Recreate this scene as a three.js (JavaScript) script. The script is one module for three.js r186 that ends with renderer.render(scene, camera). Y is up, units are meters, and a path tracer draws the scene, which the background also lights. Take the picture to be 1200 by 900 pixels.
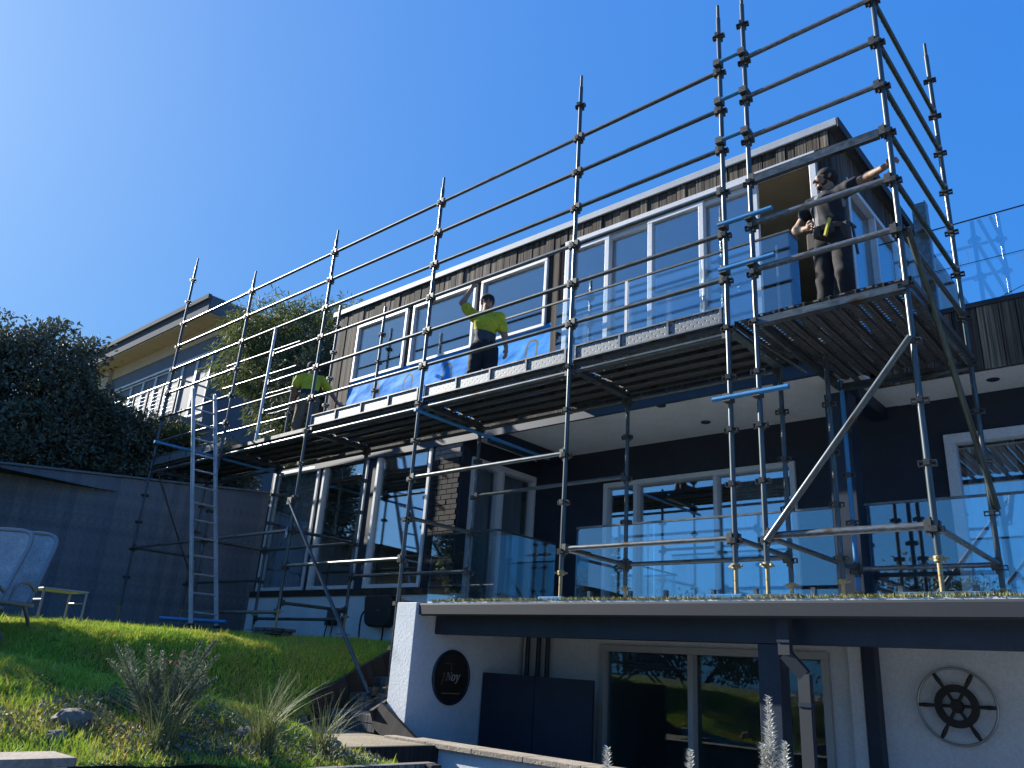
import * as THREE from 'three';
import { mergeGeometries, mergeVertices, toCreasedNormals } from 'three/addons/utils/BufferGeometryUtils.js';
import { RoundedBoxGeometry } from 'three/addons/geometries/RoundedBoxGeometry.js';

// ---------------------------------------------------------------- camera, sky, sun, exposure
const scene = new THREE.Scene();
const camera = new THREE.PerspectiveCamera(51.69, 1024 / 768, 0.1, 3000);
camera.position.set(-0.646, 1.598, 6.379);
camera.rotation.order = 'YXZ';
camera.rotation.set(0.34894, 0.74238, 0.06783);
const renderer = new THREE.WebGLRenderer({ antialias: true });
renderer.setSize(1024, 768);
renderer.toneMapping = THREE.LinearToneMapping;
renderer.toneMappingExposure = 2.6;
renderer.shadowMap.enabled = true;
const sunDir = new THREE.Vector3(-0.86, 0.47, 0.21).normalize();
{
  const W = 1024, H = 512, data = new Float32Array(W * H * 4);
  const d = new THREE.Vector3();
  for (let j = 0; j < H; j++) for (let i = 0; i < W; i++) {
    const phi = (i + 0.5) / W * Math.PI * 2 - Math.PI, el = (j + 0.5) / H * Math.PI - Math.PI / 2;
    d.set(Math.cos(el) * Math.cos(phi), Math.sin(el), Math.cos(el) * Math.sin(phi));
    const e = Math.max(el, 0) * 57.3, ang = Math.acos(Math.min(1, Math.max(-1, d.dot(sunDir)))) * 57.3;
    const h = Math.exp(-e / 17), a1 = Math.exp(-ang / 16), a2 = Math.exp(-ang / 38);
    let r = 0.010 + 0.026 * h + 0.26 * a1 + 0.046 * a2;
    let g = 0.080 + 0.088 * h + 0.25 * a1 + 0.074 * a2;
    let b = 0.295 + 0.065 * h + 0.17 * a1 + 0.052 * a2;
    if (el < 0) { const k = Math.min(1, -el * 12); r += (0.045 - r) * k; g += (0.05 - g) * k; b += (0.045 - b) * k; }
    const o = (j * W + i) * 4; data[o] = r; data[o + 1] = g; data[o + 2] = b; data[o + 3] = 1;
  }
  const sky = new THREE.DataTexture(data, W, H, THREE.RGBAFormat, THREE.FloatType);
  sky.mapping = THREE.EquirectangularReflectionMapping; sky.magFilter = THREE.LinearFilter; sky.minFilter = THREE.LinearFilter;
  sky.colorSpace = THREE.LinearSRGBColorSpace; sky.needsUpdate = true;
  scene.background = sky; scene.environment = sky;
}
const sun = new THREE.DirectionalLight(new THREE.Color().setRGB(1, 0.95, 0.86), 5);
sun.position.copy(sunDir).multiplyScalar(60).add(new THREE.Vector3(-8, 3, 0)); sun.target.position.set(-8, 3, 0);
sun.castShadow = true; sun.shadow.mapSize.set(4096, 4096);
Object.assign(sun.shadow.camera, { left: -30, right: 30, top: 30, bottom: -30, near: 1, far: 140 });
scene.add(sun, sun.target);

// ---------------------------------------------------------------- helpers
const V = (x, y, z) => new THREE.Vector3(x, y, z);
let seed = 12345; const rnd = () => (seed = (seed * 1664525 + 1013904223) >>> 0) / 4294967296;
const rr = (a, b) => a + (b - a) * rnd();
const hash = (x, y, s) => { let h = (x * 374761393 + y * 668265263 + s * 974634777) | 0; h = Math.imul(h ^ (h >>> 13), 1274126177); h ^= h >>> 16; return (h >>> 0) / 4294967296; };
function vnoise(x, y, per, s) {   // periodic value noise
  const xi = Math.floor(x), yi = Math.floor(y), fx = x - xi, fy = y - yi, u = fx * fx * (3 - 2 * fx), v = fy * fy * (3 - 2 * fy);
  const m = (a, p) => ((a % p) + p) % p;
  const px = Array.isArray(per) ? per[0] : per, py = Array.isArray(per) ? per[1] : per;
  const a = hash(m(xi, px), m(yi, py), s), b = hash(m(xi + 1, px), m(yi, py), s), c = hash(m(xi, px), m(yi + 1, py), s), e = hash(m(xi + 1, px), m(yi + 1, py), s);
  return a + (b - a) * u + (c - a) * v + (a - b - c + e) * u * v;
}
function fbm(u, v, p, oct, s, px = p, py = p) { let t = 0, a = 0.5, q = 1, n = 0; for (let i = 0; i < oct; i++) { t += a * vnoise(u * px * q, v * py * q, [px * q, py * q], s + i); n += a; a *= 0.5; q *= 2; } return t / n; }
function tex(n, fn, srgb, rep = 1, m = n) {
  const d = new Uint8Array(n * m * 4);
  for (let j = 0; j < m; j++) for (let i = 0; i < n; i++) { const c = fn((i + 0.5) / n, (j + 0.5) / m), o = (j * n + i) * 4; const q = typeof c === 'number' ? [c, c, c, 1] : c; for (let k = 0; k < 4; k++) d[o + k] = Math.max(0, Math.min(255, (q[k] ?? 1) * 255)); }
  const t = new THREE.DataTexture(d, n, m); t.wrapS = t.wrapT = THREE.RepeatWrapping; t.magFilter = THREE.LinearFilter; t.minFilter = THREE.LinearMipmapLinearFilter; t.generateMipmaps = true;
  if (srgb) t.colorSpace = THREE.SRGBColorSpace; if (Array.isArray(rep)) t.repeat.set(...rep); else t.repeat.set(rep, rep); t.needsUpdate = true; return t;
}
const col = (r, g, b) => new THREE.Color().setRGB(r, g, b);
const std = (o) => { if (Array.isArray(o.color)) o.color = col(...o.color); return new THREE.MeshStandardMaterial(o); };
const phy = (o) => { if (Array.isArray(o.color)) o.color = col(...o.color); return new THREE.MeshPhysicalMaterial(o); };
const used = {};
function numbered(n) { const k = used[n] = (used[n] ?? -1) + 1; return k ? n + '_' + String(k).padStart(3, '0') : n; }
function sh(o) { o.traverse(c => { if (c.isMesh) { c.castShadow = true; c.receiveShadow = true; } }); return o; }
function thing(name, label, category, p = [0, 0, 0], group) {
  const o = new THREE.Group(); o.name = numbered(name); o.position.set(...p); o.userData = { label, category }; if (group) o.userData.group = group; scene.add(o); return o;
}
function basis(parent) { const p = V(0, 0, 0); let q = parent; while (q && q !== scene) { p.add(q.position); q = q.parent; } return p; }
// geometry in world coordinates, placed under a thing
function add(parent, name, geo, mat, label) {
  if (Array.isArray(geo)) geo = mergeGeometries(geo.map(g => g.index ? g.toNonIndexed() : g));
  const b = basis(parent); geo.translate(-b.x, -b.y, -b.z);
  const m = new THREE.Mesh(geo, mat); m.name = name; m.castShadow = m.receiveShadow = true; if (label) m.userData.label = label; parent.add(m); return m;
}
// shared geometry, placed by position
function put(parent, name, geo, mat, x, y, z, ry = 0) {
  const b = basis(parent); const m = new THREE.Mesh(geo, mat); m.name = name; m.position.set(x - b.x, y - b.y, z - b.z); m.rotation.y = ry; m.castShadow = m.receiveShadow = true; parent.add(m); return m;
}
function solo(name, geo, mat, label, category, group) {
  if (Array.isArray(geo)) geo = mergeGeometries(geo.map(g => g.index ? g.toNonIndexed() : g));
  const m = new THREE.Mesh(geo, mat); m.name = numbered(name); m.castShadow = m.receiveShadow = true; m.userData = { label, category }; if (group) m.userData.group = group; scene.add(m); return m;
}
function struct(name, geo, mat) { const m = new THREE.Mesh(geo, mat); m.name = numbered(name); m.receiveShadow = m.castShadow = true; m.userData = { kind: 'structure' }; scene.add(m); return m; }
function uvBox(g) {   // uv in metres by dominant axis of each face
  if (g.index) g = g.toNonIndexed();
  const p = g.attributes.position, n = g.attributes.normal, uv = new Float32Array(p.count * 2);
  for (let i = 0; i < p.count; i++) {
    const ax = Math.abs(n.getX(i)), ay = Math.abs(n.getY(i)), az = Math.abs(n.getZ(i));
    if (ay > ax && ay > az) { uv[2 * i] = p.getX(i); uv[2 * i + 1] = p.getZ(i); } else if (ax > az) { uv[2 * i] = p.getZ(i); uv[2 * i + 1] = p.getY(i); } else { uv[2 * i] = p.getX(i); uv[2 * i + 1] = p.getY(i); }
  }
  g.setAttribute('uv', new THREE.BufferAttribute(uv, 2)); return g;
}
function bx(x0, x1, y0, y1, z0, z1, r = 0) {
  const w = Math.abs(x1 - x0), h = Math.abs(y1 - y0), d = Math.abs(z1 - z0);
  const g = r ? new RoundedBoxGeometry(w, h, d, 1, Math.min(r, w / 2.1, h / 2.1, d / 2.1)) : new THREE.BoxGeometry(w, h, d);
  g.translate((x0 + x1) / 2, (y0 + y1) / 2, (z0 + z1) / 2); return uvBox(g);
}
function tb(a, b, r, seg = 10, r2 = r) {
  const A = V(...a), B = V(...b), d = B.clone().sub(A), g = new THREE.CylinderGeometry(r2, r, d.length(), seg, 1);
  g.applyQuaternion(new THREE.Quaternion().setFromUnitVectors(V(0, 1, 0), d.clone().normalize())); g.translate((A.x + B.x) / 2, (A.y + B.y) / 2, (A.z + B.z) / 2); return g.toNonIndexed();
}
function obox(a, b, w, t, up = V(0, 1, 0)) {   // box bar from a to b, width w across, thickness t along up
  const A = V(...a), B = V(...b), d = B.clone().sub(A), g = uvBox(new THREE.BoxGeometry(d.length(), t, w)); const X = d.clone().normalize(), Z = X.clone().cross(up).normalize(), Y = Z.clone().cross(X);
  g.applyMatrix4(new THREE.Matrix4().makeBasis(X, Y, Z)); g.translate((A.x + B.x) / 2, (A.y + B.y) / 2, (A.z + B.z) / 2); return g;
}
function curve(pts, r, n = 40, seg = 7) { return new THREE.TubeGeometry(new THREE.CatmullRomCurve3(pts.map(p => V(...p))), n, r, seg).toNonIndexed(); }

// ---------------------------------------------------------------- materials
const tGrain = tex(256, (u, v) => 0.62 + 0.38 * (0.6 * fbm(u, v, 8, 5, 3) + 0.4 * vnoise(u * 96, v * 96, 96, 9)), true, 0.8);
const tRough = tex(256, (u, v) => 0.45 + 0.5 * fbm(u, v, 6, 5, 21), false, 1.5);
const tRender = tex(256, (u, v) => 0.86 + 0.14 * (0.5 * fbm(u, v, 5, 5, 31) + 0.5 * vnoise(u * 100, v * 100, 100, 32)), true, 0.7);
const tRenderB = tex(256, (u, v) => fbm(u, v, 40, 3, 35), false, 1.4);
const tWood = tex(256, (u, v) => { const w = fbm(u, v, 4, 4, 41, 48, 3), k = fbm(u, v, 4, 4, 45, 5, 2), s = Math.pow(vnoise(u * 90, v * 4, [90, 4], 47), 3); const t = 0.30 + 0.75 * w + 0.55 * (k - 0.5) - 0.35 * s; return [t, t * 0.97, t * 0.93, 1]; }, true, [1.7, 0.45]);
const tWoodB = tex(256, (u, v) => 0.7 * fbm(u, v, 4, 4, 41, 48, 3) + 0.3 * fbm(u, v, 4, 4, 45, 5, 2), false, [1.7, 0.45]);
const tSteel = tex(256, (u, v) => { const s = fbm(u, v, 5, 5, 51), q = fbm(u, v, 24, 3, 55); const rust = Math.max(0, s - 0.58) * 3.6; const t = 0.62 + 0.42 * q; return [t * (1 - 0.25 * rust), t * (1 - 0.5 * rust), t * (1 - 0.72 * rust), 1]; }, true, [1, 1.5]);
const tHoles = tex(32, (u, v) => { const d = Math.hypot(u - 0.5, v - 0.5); return d < 0.23 ? 0 : 1; }, false, 1 / 0.058);
const M = {
  steel: std({ color: [0.105, 0.13, 0.142], map: tSteel, metalness: 0.5, roughness: 0.45, roughnessMap: tRough }),
  steelDark: std({ color: [0.085, 0.095, 0.097], map: tSteel, metalness: 0.5, roughness: 0.5 }),
  steelGreen: std({ color: [0.07, 0.10, 0.092], map: tSteel, metalness: 0.4, roughness: 0.5 }),
  zinc: std({ color: [0.22, 0.24, 0.25], map: tSteel, metalness: 0.6, roughness: 0.36 }),
  fit: std({ color: [0.10, 0.105, 0.10], map: tSteel, metalness: 0.5, roughness: 0.55 }),
  rustFit: std({ color: [0.16, 0.10, 0.06], map: tSteel, metalness: 0.2, roughness: 0.8 }),
  jack: std({ color: [0.42, 0.34, 0.18], map: tSteel, metalness: 0.5, roughness: 0.5 }),
  blue: std({ color: [0.05, 0.28, 0.60], map: tGrain, metalness: 0.1, roughness: 0.45 }),
  sole: std({ color: [0.10, 0.26, 0.46], map: tWood, roughness: 0.75 }),
  plank: std({ color: [0.10, 0.104, 0.104], map: tSteel, metalness: 0.4, roughness: 0.55 }),
  plankTop: std({ color: [0.12, 0.124, 0.124], map: tGrain, metalness: 0.35, roughness: 0.6, alphaMap: tHoles, alphaTest: 0.5, side: THREE.DoubleSide }),
  alu: std({ color: [0.66, 0.68, 0.70], map: tGrain, metalness: 0.55, roughness: 0.38 }),
  frame: std({ color: [0.62, 0.64, 0.66], map: tRender, metalness: 0.1, roughness: 0.42 }),
  frameDark: std({ color: [0.018, 0.022, 0.03], roughness: 0.4 }),
  white: std({ color: [0.64, 0.68, 0.71], map: tRender, bumpMap: tRenderB, bumpScale: 0.002, roughness: 0.9 }),
  soffit: std({ color: [0.68, 0.69, 0.66], map: tRender, roughness: 0.85 }),
  navy: std({ color: [0.013, 0.027, 0.055], map: tGrain, roughness: 0.45 }),
  navyWall: std({ color: [0.015, 0.026, 0.048], map: tGrain, roughness: 0.7 }),
  fascia: std({ color: [0.018, 0.024, 0.033], map: tRender, roughness: 0.75 }),
  flash: std({ color: [0.34, 0.38, 0.42], map: tRender, roughness: 0.6, metalness: 0.1 }),
  roof: std({ color: [0.10, 0.105, 0.11], map: tGrain, roughness: 0.6 }),
  room: std({ color: [0.42, 0.40, 0.36], map: tRender, roughness: 0.9 }),
  floor: std({ color: [0.20, 0.15, 0.10], map: tWood, roughness: 0.5 }),
  curtain: std({ color: [0.55, 0.57, 0.60], map: tRender, roughness: 0.95, side: THREE.DoubleSide }),
  stone: std({ color: [0.40, 0.34, 0.27], map: tGrain, bumpMap: tRenderB, bumpScale: 0.004, roughness: 0.9 }),
  sleeper: std({ color: [0.035, 0.037, 0.042], map: tWood, roughness: 0.8 }),
  sleeperGrey: std({ color: [0.33, 0.33, 0.335], map: tWood, bumpMap: tWoodB, bumpScale: 0.004, roughness: 0.85 }),  // grey sleepers, lightened further so the upper step risers look lit
  rubber: std({ color: [0.012, 0.013, 0.015], roughness: 0.6 }),
  tan: std({ color: [0.56, 0.42, 0.25], map: tRender, roughness: 0.85 }),
  greyWall: std({ color: [0.12, 0.14, 0.17], map: tRender, roughness: 0.7 }),
};
const woods = [[0.30, 0.245, 0.19], [0.22, 0.18, 0.14], [0.38, 0.32, 0.26], [0.14, 0.115, 0.09], [0.30, 0.275, 0.24]].map(c => std({ color: c, map: tWood, bumpMap: tWoodB, bumpScale: 0.005, roughness: 0.88 }));
const glassRef = phy({ color: [0.86, 0.94, 0.98], roughness: 0.012, transmission: 1, thickness: 0, ior: 3.8 });
const glassWin = phy({ color: [0.80, 0.91, 0.98], roughness: 0.015, transmission: 1, thickness: 0, ior: 3.0 });
const glassClear = phy({ color: [0.80, 0.90, 0.93], roughness: 0.012, transmission: 1, thickness: 0, ior: 1.5 });
const glassBal = phy({ color: [0.90, 0.97, 1.0], roughness: 0.006, transmission: 1, thickness: 0, ior: 2.4 });

// ---------------------------------------------------------------- terrain (thin plate spline through surveyed heights)
const TP = [[-5.4, 5.2, 1.0], [-5.4, 4.0, 0.99], [-5.4, 2.7, 0.93], [-6.2, 4.3, 1.14], [-6.2, 3.2, 1.06], [-6.4, 2.2, 0.95], [-8.2, 5.0, 1.46], [-8.0, 4.0, 1.42], [-7.8, 3.06, 1.25], [-7.4, 2.2, 1.09], [-7.1, 1.85, 1.0],
  [-8.85, 2.85, 1.19], [-8.72, 2.05, 1.03], [-8.75, 1.25, 0.95], [-8.6, .5, .92], [-9.0, 3.6, 1.42], [-9.25, 3.0, 1.57], [-9.1, 2.1, 1.56], [-9.15, 1.25, 1.56], [-9.05, 0.5, 1.50], [-8.9, 0.0, 1.5], [-8.9, -0.8, 1.7], [-9.0, -1.8, 1.8], [-9.6, 4.2, 1.52], [-10.5, 5, 1.58], [-9.9, 2.2, 1.74], [-10, 1.3, 1.75], [-9.7, 0.4, 1.72], [-9.7, -0.5, 1.76], [-10.5, 0.0, 1.83], [-10.7, 1.8, 1.80], [-10.7, 3.0, 1.74],
  [-12, 3, 1.80], [-12, 1, 1.84], [-12, -1, 1.87], [-12, -2, 1.9], [-14, 1, 1.88], [-14, 5, 1.8], [-16.5, -2, 1.97], [-16.5, 3, 1.95], [-16.5, 8, 1.9], [-9, 8, 1.55], [-5.4, 8, 1.05], [-13, -8, 2.0], [-16.5, -8, 2.0], [-9, -8, 2.0], [-12, 10, 1.75]];
const tps = (() => {
  const n = TP.length, U = (r2) => r2 > 1e-9 ? 0.5 * r2 * Math.log(r2) : 0, A = [], N = n + 3;
  for (let i = 0; i < N; i++) { A.push(new Float64Array(N + 1)); }
  for (let i = 0; i < n; i++) { for (let j = 0; j < n; j++) A[i][j] = U((TP[i][0] - TP[j][0]) ** 2 + (TP[i][1] - TP[j][1]) ** 2) + (i === j ? 0.01 : 0); A[i][n] = A[n][i] = 1; A[i][n + 1] = A[n + 1][i] = TP[i][0]; A[i][n + 2] = A[n + 2][i] = TP[i][1]; A[i][N] = TP[i][2]; }
  for (let c = 0; c < N; c++) { let p = c; for (let r = c + 1; r < N; r++) if (Math.abs(A[r][c]) > Math.abs(A[p][c])) p = r; [A[c], A[p]] = [A[p], A[c]]; for (let r = 0; r < N; r++) if (r !== c) { const f = A[r][c] / A[c][c]; if (f) for (let k = c; k <= N; k++) A[r][k] -= f * A[c][k]; } }
  const w = A.map((row, i) => row[N] / row[i]);
  return (x, z) => { let s = w[n] + w[n + 1] * x + w[n + 2] * z; for (let i = 0; i < n; i++) s += w[i] * U((x - TP[i][0]) ** 2 + (z - TP[i][1]) ** 2); return s; };
})();
const bump = (x, z) => 0.05 * (fbm(x / 8 + 9, z / 8 + 9, 8, 3, 61) - 0.5) + 0.03 * (fbm(x / 2 + 9, z / 2 + 9, 6, 2, 63) - 0.5);
const lawnY = (x, z) => tps(x, z) + bump(x, z);
const inSteps = (x, z) => (x > -8.72 && z < 1.78) || (x > -7.62 && z < 1.85);
const underHouse = (x, z) => z < -1.75 && x > -14.25;
const tSoil = tex(256, (u, v) => { const n = fbm(u, v, 8, 5, 71), m = vnoise(u * 120, v * 120, 120, 75); const t = 0.45 + 0.5 * n + 0.25 * (m - 0.5); return [t * 0.9, t, t * 0.62, 1]; }, true, 1);
{
  const x0 = -17, x1 = -5.36, z0 = -8, z1 = 9, st = 0.09, nx = Math.round((x1 - x0) / st), nz = Math.round((z1 - z0) / st);
  const pos = [], uv = [], idx = [];
  for (let j = 0; j <= nz; j++) for (let i = 0; i <= nx; i++) { const x = x0 + (x1 - x0) * i / nx, z = z0 + (z1 - z0) * j / nz; pos.push(x, lawnY(x, z), z); uv.push(x, z); }
  for (let j = 0; j < nz; j++) for (let i = 0; i < nx; i++) { const x = x0 + (x1 - x0) * (i + 0.5) / nx, z = z0 + (z1 - z0) * (j + 0.5) / nz; if (inSteps(x, z) || (z < -1.9 && x > -14)) continue; const a = j * (nx + 1) + i, b = a + 1, c = a + nx + 1, d = c + 1; idx.push(a, c, b, b, c, d); }
  const g = new THREE.BufferGeometry(); g.setAttribute('position', new THREE.Float32BufferAttribute(pos, 3)); g.setAttribute('uv', new THREE.Float32BufferAttribute(uv, 2)); g.setIndex(idx); g.computeVertexNormals();
  struct('lawn_terrain', g, std({ color: [0.16, 0.20, 0.045], map: tSoil, roughness: 0.95 }));
  const gg = new THREE.PlaneGeometry(1600, 1600); gg.rotateX(-Math.PI / 2); gg.translate(0, -0.02, 0);
  struct('ground', gg, std({ color: [0.30, 0.31, 0.31], map: tGrain, roughness: 0.95 }));
  // upper terrace of the hillside behind the retaining fence
  const hp = new THREE.PlaneGeometry(60, 70, 40, 40); hp.rotateX(-Math.PI / 2); const P = hp.attributes.position;
  for (let i = 0; i < P.count; i++) { const x = P.getX(i) - 47.4, z = P.getZ(i) - 12; P.setXYZ(i, x, 4.4 + 0.06 * Math.max(0, -18 - x) + 0.3 * fbm(x / 30 + 3, z / 30 + 3, 8, 3, 81), z); }
  hp.computeVertexNormals(); struct('hillside', hp, std({ color: [0.16, 0.15, 0.08], map: tSoil, roughness: 0.95 }));
}

// ---------------------------------------------------------------- the house
const ZF = -1.8;   // plane of the front wall
const house = thing('beach_house', 'two storey timber clad house with navy walls behind the scaffolding', 'house', [-8, 0, -4]);
function holedWall(x0, x1, y0, y1, holes) {   // rectangle with rectangular openings, as shapes in (a,b)
  const s = new THREE.Shape(); s.moveTo(x0, y0); s.lineTo(x1, y0); s.lineTo(x1, y1); s.lineTo(x0, y1); s.closePath();
  for (const [a, b, c, d] of holes) { const h = new THREE.Path(); h.moveTo(a, c); h.lineTo(a, d); h.lineTo(b, d); h.lineTo(b, c); h.closePath(); s.holes.push(h); } return s;
}
function wallZ(x0, x1, y0, y1, z, t, holes) { const g = new THREE.ExtrudeGeometry(holedWall(x0, x1, y0, y1, holes), { depth: t, bevelEnabled: false }); g.translate(0, 0, z - t); return uvBox(g); }   // front face at z
function wallX(z0, z1, y0, y1, x, t, holes) { const g = new THREE.ExtrudeGeometry(holedWall(z0, z1, y0, y1, holes), { depth: t, bevelEnabled: false }); g.rotateY(-Math.PI / 2); g.translate(x, 0, 0); return uvBox(g); } // (a,b)->(z,y), outer face at x
function windowZ(parent, x0, x1, y0, y1, z, o = {}) {   // framed window on a z plane: frame, pane(s)
  const f = o.f ?? 0.055, d = o.d ?? 0.07, m = o.mat ?? M.frame, grp = new THREE.Group(); grp.name = o.name ?? 'window'; grp.position.set((x0 + x1) / 2 - basis(parent).x, y0 - basis(parent).y, z - basis(parent).z); parent.add(grp);
  add(grp, 'frame', [bx(x0, x1, y1 - f, y1, z - d, z + 0.02, .004), bx(x0, x1, y0, y0 + f, z - d, z + 0.022, .004), bx(x0, x0 + f, y0 + f, y1 - f, z - d, z + 0.018, .004), bx(x1 - f, x1, y0 + f, y1 - f, z - d, z + 0.018, .004)], m);
  const xs = [x0 + f, ...(o.mull ?? []), x1 - f];
  for (let i = 0; i + 1 < xs.length; i++) {
    const a = xs[i] + (i ? (o.mw ?? .03) : 0), b = xs[i + 1] - (i + 2 < xs.length ? (o.mw ?? .03) : 0);
    add(grp, 'pane', new THREE.PlaneGeometry(b - a + .01, y1 - y0 - 2 * f + .01).translate((a + b) / 2, (y0 + y1) / 2, z - d * 0.55 - (i % 2) * 0.025), o.glass ?? glassRef);
    add(grp, 'pane', new THREE.PlaneGeometry(b - a + .01, y1 - y0 - 2 * f + .01).translate((a + b) / 2, (y0 + y1) / 2, z - d * 0.55 - (i % 2) * 0.025 - .014), o.glass ?? glassRef);
    if (i) add(grp, 'mullion', bx(xs[i] - (o.mw ?? .03), xs[i] + (o.mw ?? .03), y0 + f, y1 - f, z - d + .003, z + 0.012, .004), m);
  }
  return grp;
}
function windowX(parent, z0, z1, y0, y1, x, o = {}) {
  const f = o.f ?? 0.055, d = o.d ?? 0.07, m = o.mat ?? M.frame, grp = new THREE.Group(); grp.name = o.name ?? 'window'; grp.position.set(x - basis(parent).x, y0 - basis(parent).y, (z0 + z1) / 2 - basis(parent).z); parent.add(grp);
  add(grp, 'frame', [bx(x - d, x + .02, y1 - f, y1, z0, z1, .004), bx(x - d, x + .022, y0, y0 + f, z0, z1, .004), bx(x - d, x + .018, y0 + f, y1 - f, z0, z0 + f, .004), bx(x - d, x + .018, y0 + f, y1 - f, z1 - f, z1, .004)], m);
  const zs = [z0 + f, ...(o.mull ?? []), z1 - f];
  for (let i = 0; i + 1 < zs.length; i++) {
    const a = zs[i] + (i ? .03 : 0), b = zs[i + 1] - (i + 2 < zs.length ? .03 : 0);
    add(grp, 'pane', new THREE.PlaneGeometry(b - a + .01, y1 - y0 - 2 * f + .01).rotateY(Math.PI / 2).translate(x - d * 0.55 - (i % 2) * 0.025, (y0 + y1) / 2, (a + b) / 2), o.glass ?? glassRef);
    add(grp, 'pane', new THREE.PlaneGeometry(b - a + .01, y1 - y0 - 2 * f + .01).rotateY(Math.PI / 2).translate(x - d * 0.55 - (i % 2) * 0.025 - .014, (y0 + y1) / 2, (a + b) / 2), o.glass ?? glassRef);
    if (i) add(grp, 'mullion', bx(x - d + .003, x + .012, y0 + f, y1 - f, zs[i] - .03, zs[i] + .03, .004), m);
  }
  return grp;
}
function curtainZ(parent, x0, x1, y0, y1, z) {
  const n = Math.round((x1 - x0) / 0.02), g = new THREE.PlaneGeometry(x1 - x0, y1 - y0, n, 1), p = g.attributes.position;
  for (let i = 0; i < p.count; i++) { const x = p.getX(i); p.setZ(i, 0.03 * Math.sin(x * 42) + 0.012 * Math.sin(x * 97 + 1)); }
  g.computeVertexNormals(); g.translate((x0 + x1) / 2, (y0 + y1) / 2, z); return add(parent, 'curtain', g, M.curtain);
}
// upper storey: x -12.85..-3.3, y 5.02..7.93
const UW = [[-12.15, -10.73], [-10.58, -9.05], [-8.93, -7.55]], SILL = 6.42, HEAD = 7.56;
add(house, 'wall', wallZ(-12.85, -3.3, 5.02, 7.93, ZF, 0.16, [...UW.map(([a, b]) => [a, b, SILL, HEAD]), [-7.17, -3.47, 5.22, 7.66]]), woods[3], 'weathered upper front wall');
add(house, 'wall', wallX(-9, ZF - .165, 5.02, 7.93, -3.3, 0.16, [[-4.3, -2.2, 5.22, 7.5]]), woods[3]);
add(house, 'wall', wallX(-9, ZF - .165, 5.02, 7.93, -12.69, 0.16, []), woods[3]);
add(house, 'wall', bx(-12.68, -3.47, 5.02, 7.93, -9.15, -9.0), M.room);
add(house, 'inner_wall', bx(-12.65, -3.6, 5.3, 7.7, -5.9, -5.8), M.room);
add(house, 'inner_wall', bx(-7.45, -7.33, 5.3, 7.7, -5.78, -2.0), M.room);
add(house, 'ceiling', bx(-12.67, -3.48, 7.7, 7.76, -8.98, -1.98), M.tan);
add(house, 'upper_floor', bx(-12.85, -3.3, 5.02, 5.22, -9, ZF - .17), M.floor);
const roof = add(house, 'roof', bx(-12.95, -3.17, 7.935, 8.02, -9.2, ZF + .045), M.roof);
add(roof, 'flashing', bx(-12.97, -3.165, 7.93, 8.035, ZF + .05, ZF + .075, .01), M.flash, 'pale metal flashing along the roof edge');
add(roof, 'flashing', bx(-3.165, -3.14, 7.90, 8.035, -9.2, ZF + .073, .01), M.fascia);
// each weathered cladding board
{
  let x = -12.86; const doBoard = (a, b, y0, y1) => { const g = bx(a + .006, b - .006, y0, y1, ZF + .002, ZF + .02 + rnd() * .024, .004); const q = g.attributes.uv; const ou = rnd() * 9, ov = rnd() * 9; for (let i = 0; i < q.count; i++) q.setXY(i, q.getX(i) + ou, q.getY(i) + ov); add(house, 'cladding_board', g, woods[Math.floor(rnd() * 5)]); };
  while (x < -3.3) { const b = Math.min(-3.285, x + rr(.11, .19)); const mid = (x + b) / 2;
    const overWin = UW.some(([p, q]) => b > p && x < q), overDoor = b > -7.19;
    if (overDoor) doBoard(x, b, 7.70 , 7.925); else if (overWin) doBoard(x, b, HEAD + .02, 7.925);
    else { doBoard(x, b, mid < -12.2 ? 5.05 : 5.3, 7.925); }
    x = b; }
  let z = ZF + .02; while (z > -8.9) { const b = z - rr(.12, .2); const g = bx(-3.298, -3.275 + rnd() * .012, z < -2.2 && z > -4.4 ? 7.52 : 5.05, 7.925, b + .004, z - .004, .004); add(house, 'cladding_board', g, woods[[3, 1, 3, 0][Math.floor(rnd() * 4)]]); z = b; }
}
// three fixed windows
for (const [a, b] of UW) windowZ(house, a, b, SILL, HEAD, ZF + .03, { f: .048, glass: glassWin });
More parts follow.
